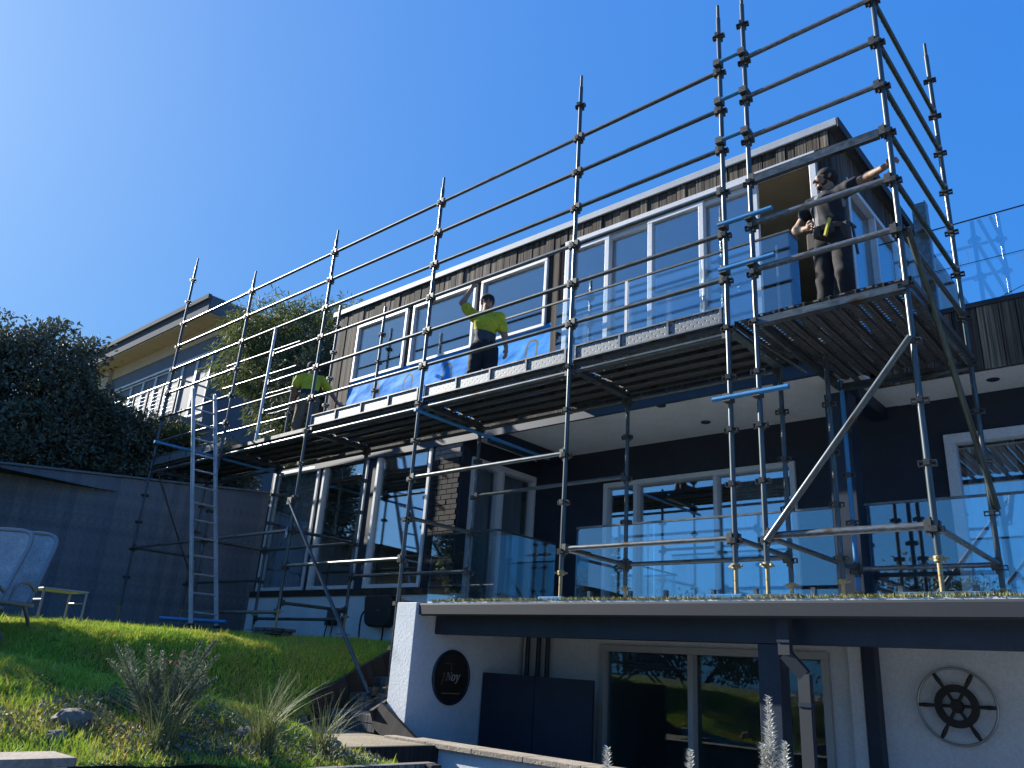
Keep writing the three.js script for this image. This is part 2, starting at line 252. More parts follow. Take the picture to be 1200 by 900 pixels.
// blue building wrap under the windows with printed loops
{
  const S = 1024, c = document.createElement('canvas'); c.width = S; c.height = 256; const x = c.getContext('2d');
  x.fillStyle = '#1c8ce4'; x.fillRect(0, 0, S, 256);
  for (let i = 0; i < 500; i++) { x.fillStyle = `rgba(${rnd() < .5 ? '60,160,235' : '20,110,190'},${0.10 + .12 * rnd()})`; x.fillRect(rnd() * S, rnd() * 256, 20 + rnd() * 120, 1 + rnd() * 2); }
  x.lineWidth = 8;
  for (const px of [188, 372, 570, 950]) { x.strokeStyle = 'rgba(105,100,88,.9)'; x.beginPath(); x.arc(px, 62, 20, Math.PI, 0); x.lineTo(px + 20, 100); x.stroke(); x.beginPath(); x.moveTo(px - 20, 62); x.lineTo(px - 24, 98); x.stroke(); }
  const t = new THREE.CanvasTexture(c); t.colorSpace = THREE.SRGBColorSpace;
  const g = new THREE.PlaneGeometry(4.85, 1.2, 320, 80), p = g.attributes.position;
  for (let i = 0; i < p.count; i++) { const u = p.getX(i), v = p.getY(i); p.setZ(i, 0.018 * (fbm(u / 5 + .5, v / 5 + .5, 4, 4, 91, 14, 30) - .5) + .010 * Math.pow(Math.abs(Math.sin(u * 5.5 - v * 7 + 4 * fbm(u / 5 + .5, v / 5 + .5, 6, 3, 97))), 6) * (fbm(u / 5 + .2, v / 5 + .7, 5, 2, 99)) + .012 * Math.sin(u * 3 + v * 9 + 3 * fbm(u / 5 + .5, v / 5 + .5, 5, 2, 95))); }
  g.computeVertexNormals(); g.translate(-9.85, 5.85, ZF + .02);
  add(house, 'building_wrap', g, phy({ map: t, roughness: 0.7, specularIntensity: 0.25, side: THREE.DoubleSide }), 'bright blue building wrap under the windows');
}
// sliding doors and open corner
{
  const dz = ZF + .04, y0 = 5.22, y1 = 7.66;
  add(house, 'door_frame', [bx(-7.19, -3.45, y1 - .07, y1 + .03, dz - .1, dz + .035, .006), bx(-7.19, -3.45, y0, y0 + .05, dz - .1, dz + .03, .006), bx(-7.19, -7.11, y0 + .05, y1 - .07, dz - .1, dz + .03, .006), bx(-3.53, -3.45, y0 + .05, y1 - .07, dz - .1, dz + .03, .006)], M.frame);
  const doors = [[-7.11, -6.42, 0], [-6.50, -5.70, -.05], [-5.78, -4.94, 0], [-5.02, -4.22, -.05]];
  for (const [a, b, o] of doors) windowZ(house, a, b, y0 + .06, y1 - .08, dz - .01 + o, { f: .07, d: .045, name: 'sliding_door', glass: glassWin });
  windowX(house, -4.3, -2.2, 5.22, 7.5, -3.27, { mull: [-3.2], glass: glassWin, f: .07 });
  // kitchen bench and cabinet seen inside the room
  add(house, 'inner_bench', [bx(-5.6, -3.9, 5.22, 6.1, -4.6, -4.0), bx(-5.65, -3.85, 6.1, 6.14, -4.65, -3.95)], M.room);
}
// soffit over the terrace and dark edge beams
add(house, 'soffit', bx(-9.05, -3.31, 4.96, 5.015, -3.5, ZF - .02), M.soffit); add(house, 'soffit', bx(-3.305, 1.5, 4.955, 5.012, -3.5, -2.74), M.soffit);
add(house, 'edge_beam', bx(-12.85, -3.3, 4.86, 5.016, ZF + .002, ZF + .05), M.navy);
add(house, 'edge_beam', bx(-8.6, -8.38, 4.80, 4.955, -3.5, ZF - .03), M.navy);
add(house, 'edge_beam', bx(-3.62, -3.44, 4.8, 4.955, -3.5, -2.5), M.navy);
for (const [x, z] of [[-5.6, -2.95], [-4.2, -2.1], [-5.75, -2.05], [-2.2, -3.1]]) add(house, 'downlight', [new THREE.TorusGeometry(.055, .012, 8, 24).rotateX(Math.PI / 2).translate(x, 4.957, z).toNonIndexed(), new THREE.CylinderGeometry(.05, .05, .01, 20).translate(x, 4.957, z).toNonIndexed()], M.frameDark);
// lower storey, left part with three tall windows on a white plinth
const LW = [[-14.2, -12.72], [-12.6, -11.33], [-11.08, -9.74]];
add(house, 'wall', wallZ(-14.3, -9.05, 2.62, 4.99, ZF - .003, 0.16, LW.map(([a, b]) => [a, b, 2.71, 4.94])), M.navyWall);
add(house, 'plinth', [bx(-14.3, -9.0, 0, 2.62, -2.1, ZF + .03), tb([-14.3, 1.3, ZF - .17], [-14.3, 2.62, ZF - .17], .2, 24)], M.white);
add(house, 'sill', bx(-14.32, -9.05, 2.60, 2.70, ZF + .002, ZF + .06), std({ color: [0.05, 0.035, 0.028], map: tWood, roughness: .7 }));
LW.forEach(([a, b], i) => windowZ(house, a, b, 2.71, 4.94, ZF + .01, { f: .06, glass: glassRef }));
curtainZ(house, -14.15, -13.0, 2.75, 4.9, ZF - .28);
add(house, 'inner_wall', [bx(-14.3, -9.2, 2.6, 2.68, -6, -1.97), bx(-14.3, -9.2, 2.6, 5.0, -6.1, -6), bx(-14.3, -14.2, 2.7, 5.0, -6, -1.97)], M.room);
add(house, 'ceiling', bx(-14.3, -9.22, 4.97, 5.01, -6, -1.97), M.room);
// recycled brick patch beside the lower windows, each brick a piece
{
  const bm = [[0.022, 0.020, 0.022], [0.018, 0.019, 0.023], [0.028, 0.024, 0.025], [0.015, 0.017, 0.022]].map(c => std({ color: c, map: tGrain, roughness: .9 }));
  const white = std({ color: [0.34, 0.32, 0.30], map: tGrain, roughness: .9 });
  for (let r = 0; r < 28; r++) for (let k = 0; k < 3; k++) { const off = (r % 2) * .11, x0 = Math.max(-9.66, -9.66 + k * .225 - off), x1 = Math.min(-9.08, -9.66 + (k + 1) * .225 - off - .01); if (x1 - x0 < .04) continue; const y = 2.72 + r * .08; add(house, 'brick', bx(x0, x1, y, y + .07, ZF, ZF + .018 + rnd() * .008, .003), r > 23 && r < 27 ? white : bm[Math.floor(rnd() * 4)]); }
}
// side wall facing the terrace, with a sliding door
add(house, 'wall', wallX(-3.75, ZF - .165, 2.3, 4.99, -9.05, .15, [[-3.55, -1.99, 2.5, 4.68]]), M.navyWall);
windowX(house, -3.55, -1.99, 2.5, 4.68, -9.03, { mull: [-2.7], name: 'sliding_door', f: .09, d: .1 });
{ const g = new THREE.PlaneGeometry(.7, 2.1, 36, 1), p = g.attributes.position; for (let i = 0; i < p.count; i++) p.setZ(i, .03 * Math.sin(p.getX(i) * 45)); g.computeVertexNormals(); g.rotateY(Math.PI / 2); g.translate(-9.3, 3.58, -2.35); add(house, 'curtain', g, M.curtain); const g2 = g.clone(); g2.translate(-8, 0, -4 - .78); add(house, 'curtain', g2, M.curtain); }
// back wall of the terrace
add(house, 'wall', wallZ(-9.05, 1.5, 2.3, 4.99, -3.5, .16, [[-7.62, -4.62, 2.42, 4.42], [-2.84, -0.6, 2.42, 4.5]]), M.navyWall);
windowZ(house, -7.62, -4.62, 2.42, 4.42, -3.47, { mull: [-7.05, -5.75], name: 'sliding_door', f: .07, d: .1 });
windowZ(house, -2.84, -0.6, 2.42, 4.5, -3.45, { mull: [-1.6], name: 'sliding_door', f: .11, d: .1 });
add(house, 'inner_wall', [bx(-8.9, 1.5, 2.3, 5.0, -7.1, -7), bx(-9, 1.5, 2.28, 2.34, -7, -3.67), bx(-9, 1.5, 4.97, 5.01, -7, -3.67), bx(-9.02, -8.92, 2.34, 4.97, -7, -3.77), bx(1.4, 1.5, 2.34, 4.97, -7, -3.67), bx(-4.2, -4.1, 2.34, 4.97, -7, -3.67)], M.room);
curtainZ(house, -5.6, -4.75, 2.45, 4.4, -3.75); curtainZ(house, -2.7, -2.2, 2.45, 4.45, -3.75);
// pale slab whose colour stands in for a bright interior window behind the doors
add(house, 'bright_square_slab', bx(-8.3, -7.6, 2.35, 4.2, -6.99, -6.95), M.frame);
// terrace post
add(house, 'post', bx(-3.72, -3.46, 2.3, 4.78, -2.46, -2.2), M.navy);
// right hand balcony: parapet boards, soffit strip and glass
{
  add(house, 'parapet_wall', bx(-3.28, 1.5, 4.93, 5.6, -2.72, -2.63), woods[3]);
  let x = -3.27; while (x < 1.4) { const b = x + rr(.14, .26); const g = bx(x + .004, b - .004, 4.9 + rnd() * .01, 5.62, -2.63, -2.6 + rnd() * .014, .005); const q = g.attributes.uv, ou = rnd() * 9, ov = rnd() * 9; for (let i = 0; i < q.count; i++) q.setXY(i, q.getX(i) + ou, q.getY(i) + ov); add(house, 'parapet_board', g, woods[Math.floor(rnd() * 5)]); x = b; }
  add(house, 'parapet_cap', bx(-3.28, 1.5, 5.622, 5.665, -2.75, -2.58, .006), M.fascia);
  add(house, 'balcony_floor', bx(-3.28, 1.5, 5.02, 5.2, -9, -2.73), M.floor);
}
// lower patio: sign wall, back wall, beam, gutter, terrace slab
add(house, 'terrace_slab', bx(-7.4, 1.5, 2.16, 2.285, -3.75, .16), M.soffit); add(house, 'terrace_slab', bx(-9.0, -7.41, 2.16, 2.283, -3.75, -1.22), M.white);
add(house, 'wall', bx(-7.72, -7.4, 0, 2.262, -1.7, .32, .008), M.white, 'white rendered wing wall beside the steps');
add(house, 'wall', wallZ(-7.38, 1.5, 0, 2.155, -1.5, .15, [[-6.2, -3.6, 0.02, 1.97]]), M.white);
windowZ(house, -6.2, -3.6, 0.02, 1.97, -1.47, { mull: [-5.05], name: 'sliding_door', f: .07, d: .1, glass: glassClear, mat: std({ color: [0.33, 0.34, 0.34], roughness: .5 }) });
add(house, 'inner_wall', [bx(-7.3, 1.5, 0, 2.15, -5.1, -5), bx(-7.3, -7.2, 0, 2.15, -5, -1.68), bx(-3, -2.9, 0, 2.15, -5, -1.68)], M.room);
add(house, 'beam', bx(-7.39, 1.5, 1.95, 2.155, -.1, .02, .006), M.navy, 'deep navy beam under the terrace edge');
{ // gutter with a folded profile
  const s = new THREE.Shape(); s.moveTo(.16, 2.165); s.lineTo(.25, 2.125); s.lineTo(.30, 2.14); s.lineTo(.305, 2.235); s.lineTo(.285, 2.255); s.lineTo(.275, 2.24); s.lineTo(.28, 2.16); s.lineTo(.25, 2.145); s.lineTo(.175, 2.18); s.lineTo(.175, 2.25); s.lineTo(.16, 2.25); s.closePath();
  const g = new THREE.ExtrudeGeometry(s, { depth: 8.87, bevelEnabled: false }); g.rotateY(-Math.PI / 2); g.translate(1.5, 0, 0); add(house, 'gutter', uvBox(g), M.fascia, 'dark grey gutter along the terrace edge');
}
add(house, 'post', bx(-3.61, -3.43, 0, 1.948, -.17, .01, .005), M.navy);
{ // downpipe with an offset
  const dp = add(house, 'downpipe', [obox([-3.30, 2.13, .19], [-3.30, 1.86, .19], .065, .09, V(1, 0, 0)), obox([-3.30, 1.87, .19], [-3.17, 1.72, .165], .065, .09, V(1, 1, 0).normalize()), obox([-3.17, 1.73, .165], [-3.17, 0, .165], .065, .09, V(1, 0, 0))], M.fascia, 'dark downpipe with a bend below the gutter');
  add(dp, 'collar', [bx(-3.22, -3.12, 1.50, 1.53, .125, .205), bx(-3.35, -3.25, 1.95, 1.97, .15, .23)], M.navy);
}
add(house, 'trim', bx(-3.40, -3.28, 0, 2.15, -1.497, -1.40, .006), M.white);
add(house, 'post', bx(-3.26, -3.15, 0, 2.15, -1.497, -1.36, .006), M.navy);
for (const x of [-7.25, -7.08, -6.94]) add(house, 'conduit', tb([x, 0, -1.43], [x, 2.15, -1.43], .028, 12), M.navy);
add(house, 'socket', bx(-3.85, -3.75, 1.2, 1.3, -1.497, -1.48, .004).translate(.6, 0, 0), M.frame);
// synthetic turf on the terrace, frayed edge standing over the gutter
{
  const blade = new THREE.BufferGeometry(); blade.setAttribute('position', new THREE.Float32BufferAttribute([-.003, 0, 0, .003, 0, 0, .002, .035, .006], 3)); blade.setAttribute('normal', new THREE.Float32BufferAttribute([0, .5, .86, 0, .5, .86, 0, .5, .86], 3)); blade.setAttribute('uv', new THREE.Float32BufferAttribute([0, 0, 1, 0, .5, 1], 2));
  const N = 26000, im = new THREE.InstancedMesh(blade, std({ color: [0.30, 0.29, 0.10], roughness: .8, side: THREE.DoubleSide }), N), m = new THREE.Matrix4(), q = new THREE.Quaternion(), e = new THREE.Euler(), c = new THREE.Color();
  for (let i = 0; i < N; i++) { const x = rr(-7.35, 1.4), z = .165 - Math.pow(rnd(), 2) * .7; e.set(rr(-.5, .7), rr(0, 6.28), rr(-.5, .5)); q.setFromEuler(e); const s = rr(.5, 1.15); m.compose(V(x, 2.286, z), q, V(s, s, s)); im.setMatrixAt(i, m); const t = rr(.5, 1.2); im.setColorAt(i, c.setRGB(t * rr(.8, 1.15), t, t * rr(.6, 1))); }
  im.name = 'synthetic_turf'; im.userData = { label: 'strip of dry synthetic turf along the terrace edge', category: 'turf', kind: 'stuff' }; im.castShadow = im.receiveShadow = true; scene.add(im);
}

// ---------------------------------------------------------------- glass balustrades
function balustrade(label, zc, panels, y0, y1, feet) {
  const t = thing('glass_balustrade', label, 'balustrade', [panels[0][0], y0, zc]);
  for (const [a, b] of panels) add(t, 'glass_panel', bx(a, b, y0 + .06, y1, zc - .006, zc + .006), glassBal);
  for (const [a, b] of panels) for (const f of feet) { const x = a + (b - a) * f; const sp = add(t, 'spigot', bx(x - .025, x + .025, y0, y0 + .38, zc - .028, zc + .028, .006), M.zinc); add(sp, 'base_plate', bx(x - .05, x + .05, y0, y0 + .012, zc - .05, zc + .05), M.zinc); }
  return t;
}
{
  const t = balustrade('glass balustrade with steel spigots along the synthetic turf terrace', -2.3, [[-7.22, -6.1], [-6.08, -4.95], [-4.93, -3.76], [-3.40, -2.2], [-2.18, -.9]], 2.285, 3.50, [.22, .78]);
  add(t, 'top_rail', [bx(-7.22, -3.75, 3.50, 3.522, -2.32, -2.28), bx(-3.42, -.9, 3.50, 3.522, -2.32, -2.28)], M.zinc);
  const u = thing('glass_balustrade', 'short glass balustrade returning to the house beside the white wing wall', 'balustrade', [-8.2, 2.285, -1.3]);
  add(u, 'glass_panel', bx(-8.98, -7.76, 2.33, 3.34, -1.286, -1.274), glassBal); add(u, 'glass_panel', bx(-7.752, -7.74, 2.33, 3.34, -2.5, -1.3), glassBal);
  add(u, 'top_rail', [bx(-8.98, -7.73, 3.34, 3.362, -1.295, -1.265), bx(-7.76, -7.73, 3.34, 3.362, -2.5, -1.295)], M.steelDark);
  for (const [x, z] of [[-8.7, -1.28], [-8.0, -1.28], [-7.746, -1.55], [-7.746, -2.3]]) add(u, 'spigot', bx(x - .025, x + .025, 2.285, 2.47, z - .028, z + .028, .006), M.zinc);
}
{
  const t = thing('glass_balustrade', 'glass balustrade on the upper floor in front of the sliding doors', 'balustrade', [-6, 5.22, -1.5]);
  for (const [a, b] of [[-7.15, -5.99], [-5.94, -4.86], [-4.84, -3.76]]) add(t, 'glass_panel', bx(a, b, 5.3, 6.59, -1.555, -1.545), glassBal);
  add(t, 'glass_panel', bx(-3.755, -3.745, 5.3, 6.59, -1.78, -1.55), glassBal);
  add(t, 'top_rail', [bx(-8.18, -3.74, 6.59, 6.612, -1.565, -1.535), bx(-3.765, -3.735, 6.59, 6.612, -1.79, -1.566)], M.steelDark);
  add(t, 'post', bx(-5.985, -5.945, 5.22, 6.589, -1.57, -1.53), M.frame); add(t, 'post', bx(-4.01, -3.985, 5.22, 6.589, -1.785, -1.76), M.steelDark);
  add(t, 'floor_bracket', bx(-7.2, -3.7, 5.2, 5.26, -1.775, -1.5), M.zinc);
  const u = thing('glass_balustrade', 'rain streaked glass balustrade on the timber parapet', 'balustrade', [-2, 5.665, -2.66]);
  for (const [a, b] of [[-2.95, -1.52], [-1.5, .2], [.22, 1.5]]) add(u, 'glass_panel', bx(a, b, 5.69, 6.70, -2.665, -2.655), glassBal);
  add(u, 'base_channel', bx(-3.2, 1.5, 5.666, 5.70, -2.69, -2.63), M.frameDark);
  add(u, 'cable', [tb([-3.1, 6.72, -2.66], [1.5, 6.72, -2.66], .008, 6), tb([-3.1, 6.18, -2.64], [1.5, 6.18, -2.64], .004, 6)], M.rubber);
  add(u, 'post', [bx(-2.69, -2.54, 5.666, 7.12, -2.72, -2.64, .006), bx(-2.545, -2.535, 5.67, 7.12, -2.74, -2.62)], M.zinc);
  for (let i = 0; i < 9; i++) { const x = rr(-2.4, -1.3), y = rr(5.9, 6.4); add(u, 'water_streak', bx(x, x + .006, y, y + rr(.06, .25), -2.654, -2.6525), std({ color: [.7, .75, .8], roughness: .4 })); }
}
// ---------------------------------------------------------------- scaffolding
const D = 4.78, L = (k) => D + 0.5 * k, TR = 0.0242;
const PX = [-15.61, -13.05, -10.58, -8.09, -5.66, -3.78], ZI = -1.15;
// V pressing: four small folded brackets round the tube
const vGeo = (() => { const a = []; for (let k = 0; k < 4; k++) { const g = mergeGeometries([new THREE.BoxGeometry(.052, .009, .05).translate(.047, .024, 0), new THREE.BoxGeometry(.008, .055, .05).translate(.07, 0, 0), new THREE.BoxGeometry(.05, .007, .046).translate(.046, -.022, 0)]); g.rotateY(k * Math.PI / 2 + .12); a.push(g); } const g = mergeGeometries(a); g.scale(.88, .8, .88); return g; })();
const nutGeo = (() => { const a = [new THREE.CylinderGeometry(.038, .038, .04, 8)]; for (const s of [0, 1]) a.push(new THREE.BoxGeometry(.13, .016, .02).rotateY(s * Math.PI / 2)); return mergeGeometries(a.map(g => g.toNonIndexed())); })();
const wedgeGeo = mergeGeometries([new THREE.BoxGeometry(.05, .085, .062), new THREE.BoxGeometry(.012, .15, .03).translate(-.012, -.01, 0)]);
const worn = [M.steel, M.steel, std({ color: [0.13, 0.15, 0.158], map: tSteel, metalness: .5, roughness: .4 }), std({ color: [0.085, 0.105, 0.115], map: tSteel, metalness: .45, roughness: .5 }), std({ color: [0.115, 0.118, 0.112], map: tSteel, metalness: .4, roughness: .55 })];
const tubeCache = new Map();
function tubeGeo(len, r = TR) { const k = len.toFixed(3) + '_' + r; if (!tubeCache.has(k)) { const g = new THREE.CylinderGeometry(r, r, len, 14, 1); g.rotateZ(-Math.PI / 2); tubeCache.set(k, g); } return tubeCache.get(k); }
function standard(s, x, z, y0, y1, o = {}) {
  const b = basis(s), g = new THREE.CylinderGeometry(TR, TR, y1 - y0 - (o.spigot ? .16 : 0), 14, 1).translate(0, (y1 - y0 - (o.spigot ? .16 : 0)) / 2, 0);
  const p = new THREE.Mesh(g, o.mat ?? M.steel); p.name = 'standard'; p.position.set(x - b.x, y0 - b.y, z - b.z); p.castShadow = p.receiveShadow = true; s.add(p);
  if (o.lean) p.rotation.z = o.lean;
  for (let k = Math.ceil((y0 + .18 - D) / .5); L(k) < y1 - .2; k++) { const m = new THREE.Mesh(vGeo, M.fit); m.name = 'v_pressing'; m.position.set(0, L(k) - y0, 0); m.rotation.y = rr(-.06, .06); p.add(m); }
  if (o.spigot) { const m = new THREE.Mesh(new THREE.CylinderGeometry(.016, .018, .2, 12), M.fit); m.name = 'spigot'; m.position.y = y1 - y0 - .08; p.add(m); }
  if (o.jack) {
    const j = new THREE.Mesh(new THREE.CylinderGeometry(.018, .018, .32, 12), M.jack); j.name = 'screw_jack'; j.position.y = -.12; p.add(j);
    const n = new THREE.Mesh(nutGeo, M.jack); n.name = 'jack_nut'; n.position.y = -.03; n.rotation.y = rnd() * 3; p.add(n);
    const f = new THREE.Mesh(new THREE.BoxGeometry(.15, .008, .15), M.steel); f.name = 'base_plate'; f.position.y = -.276; p.add(f);
  }
  return p;
}
// horizontal tube between two points with wedge ends
function rail(s, name, a, c, mat = M.steel, ends = true, r = TR) {
  const A = V(...a), C = V(...c), d = C.clone().sub(A), len = d.length() - (ends ? .09 : 0), b = basis(s), m = new THREE.Mesh(tubeGeo(len, r), mat === M.steel ? worn[Math.floor(rnd() * 5)] : mat);
  m.name = name; m.quaternion.setFromUnitVectors(V(1, 0, 0), d.clone().normalize()); m.position.copy(A).add(C).multiplyScalar(.5).sub(b); m.castShadow = m.receiveShadow = true; s.add(m);
  if (ends) for (const e of [-1, 1]) { const w = new THREE.Mesh(wedgeGeo, M.fit); w.name = 'wedge_end'; w.position.x = e * (len / 2 + .005); if (e > 0) w.rotation.y = Math.PI; w.castShadow = true; m.add(w); }
  return m;
}
const plankCache = new Map();
function plank(s, x, y, z, len, alongZ, w = .222) {
  const key = len.toFixed(3) + w; if (!plankCache.has(key)) {
    const sh = new THREE.Shape(); const h = .055, t = .003; const P = [[-w / 2, 0], [-w / 2, -h], [-w / 2 + .03, -h], [-w / 2 + .03, -h + t], [-w / 2 + t, -h + t], [-w / 2 + t, -t], [-.03, -t], [-.022, -.016], [.022, -.016], [.03, -t], [w / 2 - t, -t], [w / 2 - t, -h + t], [w / 2 - .03, -h + t], [w / 2 - .03, -h], [w / 2, -h], [w / 2, 0], [w / 2 - .012, 0], [w / 2 - .012, -t * .5], [-w / 2 + .012, -t * .5], [-w / 2 + .012, 0]];
    P.forEach((q, i) => i ? sh.lineTo(...q) : sh.moveTo(...q)); sh.closePath();
    // rims and centre rib are solid, the walking face between them is perforated
    const rim = new THREE.Shape(); [[-w / 2, 0], [-w / 2, -h], [-w / 2 + .03, -h], [-w / 2 + .03, -h + t], [-w / 2 + t, -h + t], [-w / 2 + t, -t], [-w / 2 + .02, -t], [-w / 2 + .02, 0]].forEach((q, i) => i ? rim.lineTo(...q) : rim.moveTo(...q)); rim.closePath();
    const g1 = new THREE.ExtrudeGeometry(rim, { depth: len, bevelEnabled: false }); const g2 = g1.clone().rotateZ(0).scale(-1, 1, 1);
    { const ix = g2.index; const p = g2.attributes.position; for (const at of ['position', 'normal', 'uv']) { const A = g2.attributes[at], n = A.itemSize; for (let i = 0; i < p.count; i += 3) for (let k = 0; k < n; k++) { const tmp = A.array[(i + 1) * n + k]; A.array[(i + 1) * n + k] = A.array[(i + 2) * n + k]; A.array[(i + 2) * n + k] = tmp; } } }
    const rib = new THREE.BoxGeometry(.05, .014, len).translate(0, -.012, len / 2).toNonIndexed();
    const solid = mergeGeometries([g1, g2, rib].map(g => { g.translate(0, 0, -len / 2); return uvBox(g); }));
    const top = new THREE.PlaneGeometry(w - .03, len).rotateX(-Math.PI / 2).translate(0, -.004, 0); const q = top.attributes.uv; for (let i = 0; i < q.count; i++) q.setXY(i, q.getX(i) * (w - .03), q.getY(i) * len);
    plankCache.set(key, [solid, top]);
  }
  const [g, t] = plankCache.get(key), b = basis(s), m = new THREE.Mesh(g, M.plank); m.name = 'deck_plank'; m.position.set(x - b.x, y - b.y, z - b.z); if (!alongZ) m.rotation.y = Math.PI / 2; m.castShadow = m.receiveShadow = true; s.add(m);
  const k = new THREE.Mesh(t, M.plankTop); k.name = 'perforated_face'; k.castShadow = k.receiveShadow = true; m.add(k); return m;
}
const tDent = tex(128, (u, v) => { const d = Math.min(Math.hypot(u - .25, v - .3), Math.hypot(u - .75, v - .7)); return d < .09 ? .45 : d < .14 ? .8 : 1; }, true, [1 / .085, 1 / .075]);
const toeMat = std({ color: [0.145, 0.157, 0.168], map: tDent, bumpMap: tDent, bumpScale: .006, metalness: .45, roughness: .45 });
function toeboard(s, x0, x1, y, z) {
  const t = add(s, 'toe_board', bx(x0 + .05, x1 - .05, y + .03, y + .19, z - .004, z + .004), toeMat);
  add(t, 'lip', [bx(x0 + .05, x1 - .05, y + .185, y + .2, z - .012, z + .02), bx(x0 + .05, x1 - .05, y + .02, y + .036, z - .012, z + .03)], M.zinc);
  const n = Math.max(2, Math.round((x1 - x0) / .62)); for (let i = 0; i <= n; i++) { const x = x0 + .07 + (x1 - x0 - .14) * i / n; add(t, 'strap', bx(x - .012, x + .012, y + .037, y + .184, z + .004, z + .02), M.zinc); }
}
const sc = thing('scaffold', 'long galvanised scaffold run with perforated deck and toe boards in front of the house', 'scaffold', [-8.09, 1, 0]);
{
  const tops = [9.28, 8.2, 8.2, 8.2, 8.73, 8.7];
  const foots = [2.05, 1.98, 1.98, 1.14, 2.36, 2.36];
  PX.forEach((x, i) => standard(sc, x, 0, foots[i] + .24, tops[i], { spigot: true, jack: true }));
  const innerTop = [4.9, 6.6, 7.3, 4.9, 4.9, 4.9], innerFoot = [2.05, 1.99, 1.97, 1.86, 2.3, 2.3];
  PX.forEach((x, i) => standard(sc, x, ZI, innerFoot[i] + .28, innerTop[i], { jack: true, mat: M.steel }));
  standard(sc, -11.98, -1.2, 4.86, 7.72, { mat: M.steel });
  for (let b = 0; b < 5; b++) for (let k = 1; k <= 6; k++) {
    if (b === 1 && k < 4) { rail(sc, 'guard_rail', [-11.93, L(k) + .03, 0], [PX[2], L(k) + .03, 0]); continue; }
    rail(sc, 'guard_rail', [PX[b], L(k) + .03, 0], [PX[b + 1], L(k) + .03, 0], b === 4 ? M.steel : (b + k) % 3 ? M.steel : M.zinc);
  }
  // rails of the inner row at the far left bay
  for (const k of [2, 3, 4, 5]) rail(sc, 'guard_rail', [PX[0], L(k) - .04, -1.1], [PX[1], L(k) - .04, ZI], M.steel, false, .02);
  // ladder gate: aluminium post and looped rails
  const gate = add(sc, 'gate_post', tb([-11.95, D + .05, .02], [-11.95, L(4) + .03, .02], .024, 12), M.alu, 'bright aluminium post of the ladder gate');
  for (const y of [5.55, 5.95]) add(sc, 'gate_loop', curve([[-12.05, y, -.55], [-12.5, y, -.55], [-12.9, y, -.55], [-12.98, y - .06, -.55], [-12.98, y - .26, -.55], [-12.9, y - .33, -.55], [-12.4, y - .33, -.55]], .014, 30), M.zinc);
  // ledgers below the deck
  const led = [[0, 1, -3, 0], [1, 2, -3, 0], [2, 3, -4, 0], [3, 4, -2, 0], [4, 5, -4, 0], [0, 1, -4, ZI], [1, 2, -3, ZI], [2, 3, -4, ZI], [3, 4, -2, ZI], [4, 5, -4, ZI]];
  for (const [a, b, k, z] of led) rail(sc, 'ledger', [PX[a], L(k) + .03, z], [PX[b], L(k) + .03, z], z ? M.steel : M.zinc);
  rail(sc, 'ledger', [PX[1], L(-5) - .1, 0], [PX[2], L(-5) - .1, 0], M.zinc); rail(sc, 'ledger', [PX[1], L(-5) - .1, ZI], [PX[2], L(-5) - .1, ZI]);
  // transoms
  const tr = [[0, -3], [1, -3], [2, -3], [2, -5], [3, -3], [4, -4], [5, -4], [3, -5]]; for (const [i, k] of tr) rail(sc, 'transom', [PX[i], L(k) + .03, 0], [PX[i], L(k) + .03, ZI], M.steel);
  PX.forEach((x) => add(sc, 'transom', [bx(x - .025, x + .025, D - .01, D + .035, ZI, -.03), bx(x - .045, x + .045, D - .02, D - .011, ZI, -.03)], M.steel));
  for (const [a, b] of [[0, 1], [1, 2], [2, 3], [3, 4], [4, 5]]) rail(sc, 'ledger', [PX[a], D - .04, ZI], [PX[b], D - .04, ZI], M.steel);
  for (const [a, b] of [[0, 1], [1, 2], [2, 3], [3, 4], [4, 5]]) rail(sc, 'ledger', [PX[a], D - .045, -.03], [PX[b], D - .045, -.03], a === 4 ? M.steel : M.zinc);
  // blue painted tubes tied back to the house
  add(sc, 'tie_tube', tb([-8.03, 4.66, .12], [-8.03, 4.66, -2.6], TR, 12), M.blue, 'blue painted tie tube under the deck'); add(sc, 'tie_tube', tb([-13.13, 4.7, 1.1], [-13.13, 4.7, -1.3], TR, 12), M.blue); add(sc, 'tie_tube', tb([-12.7, 2.03, .62], [-11.75, 2.03, .08], .03, 12), M.blue);
  // braces
  add(sc, 'brace', tb([-15.54, 5.1, .1], [-15.54, 3.05, -1.1], .02, 12), M.steel); add(sc, 'brace', tb([-10.62, 3.72, .08], [-8.28, 1.27, .12], TR, 14), M.steel);
  const bp = add(sc, 'brace_clamp', [new THREE.BoxGeometry(.1, .1, .09).translate(-10.6, 3.72, .05), new THREE.BoxGeometry(.09, .09, .09).translate(-8.26, 1.3, .08)], M.fit);
  // deck
  for (let b = 0; b < 5; b++) for (let k = 0; k < 5; k++) plank(sc, (PX[b] + PX[b + 1]) / 2, D + .085 + rr(-.003, .003), -.15 - k * .226, PX[b + 1] - PX[b] - .03, false);
  for (const b of [0, 2, 3, 4]) toeboard(sc, PX[b], PX[b + 1], D + .045, -.015 + (b === 4 ? .004 : 0));
  // sole boards
  const sb = (x0, x1, y, z0, z1, m, n) => add(sc, 'sole_board', [bx(x0, x1, y - .04, y, z0, z1, .006), ...(n ? [bx(x0 + .02, x1 - .03, y - .082, y - .042, z0 + .02, z1 - .01, .006)] : [])], m);
  sb(-10.85, -10.3, 1.965, -.15, .2, M.sleeperGrey, 1); sb(-5.83, -5.53, 2.325, -.14, .14, M.blue); sb(-3.98, -3.66, 2.325, -.15, .15, M.blue); sb(-13.3, -12.75, 1.98, -.16, .16, M.sole); sb(-8.25, -7.95, 1.13, -.12, .12, M.sleeperGrey);
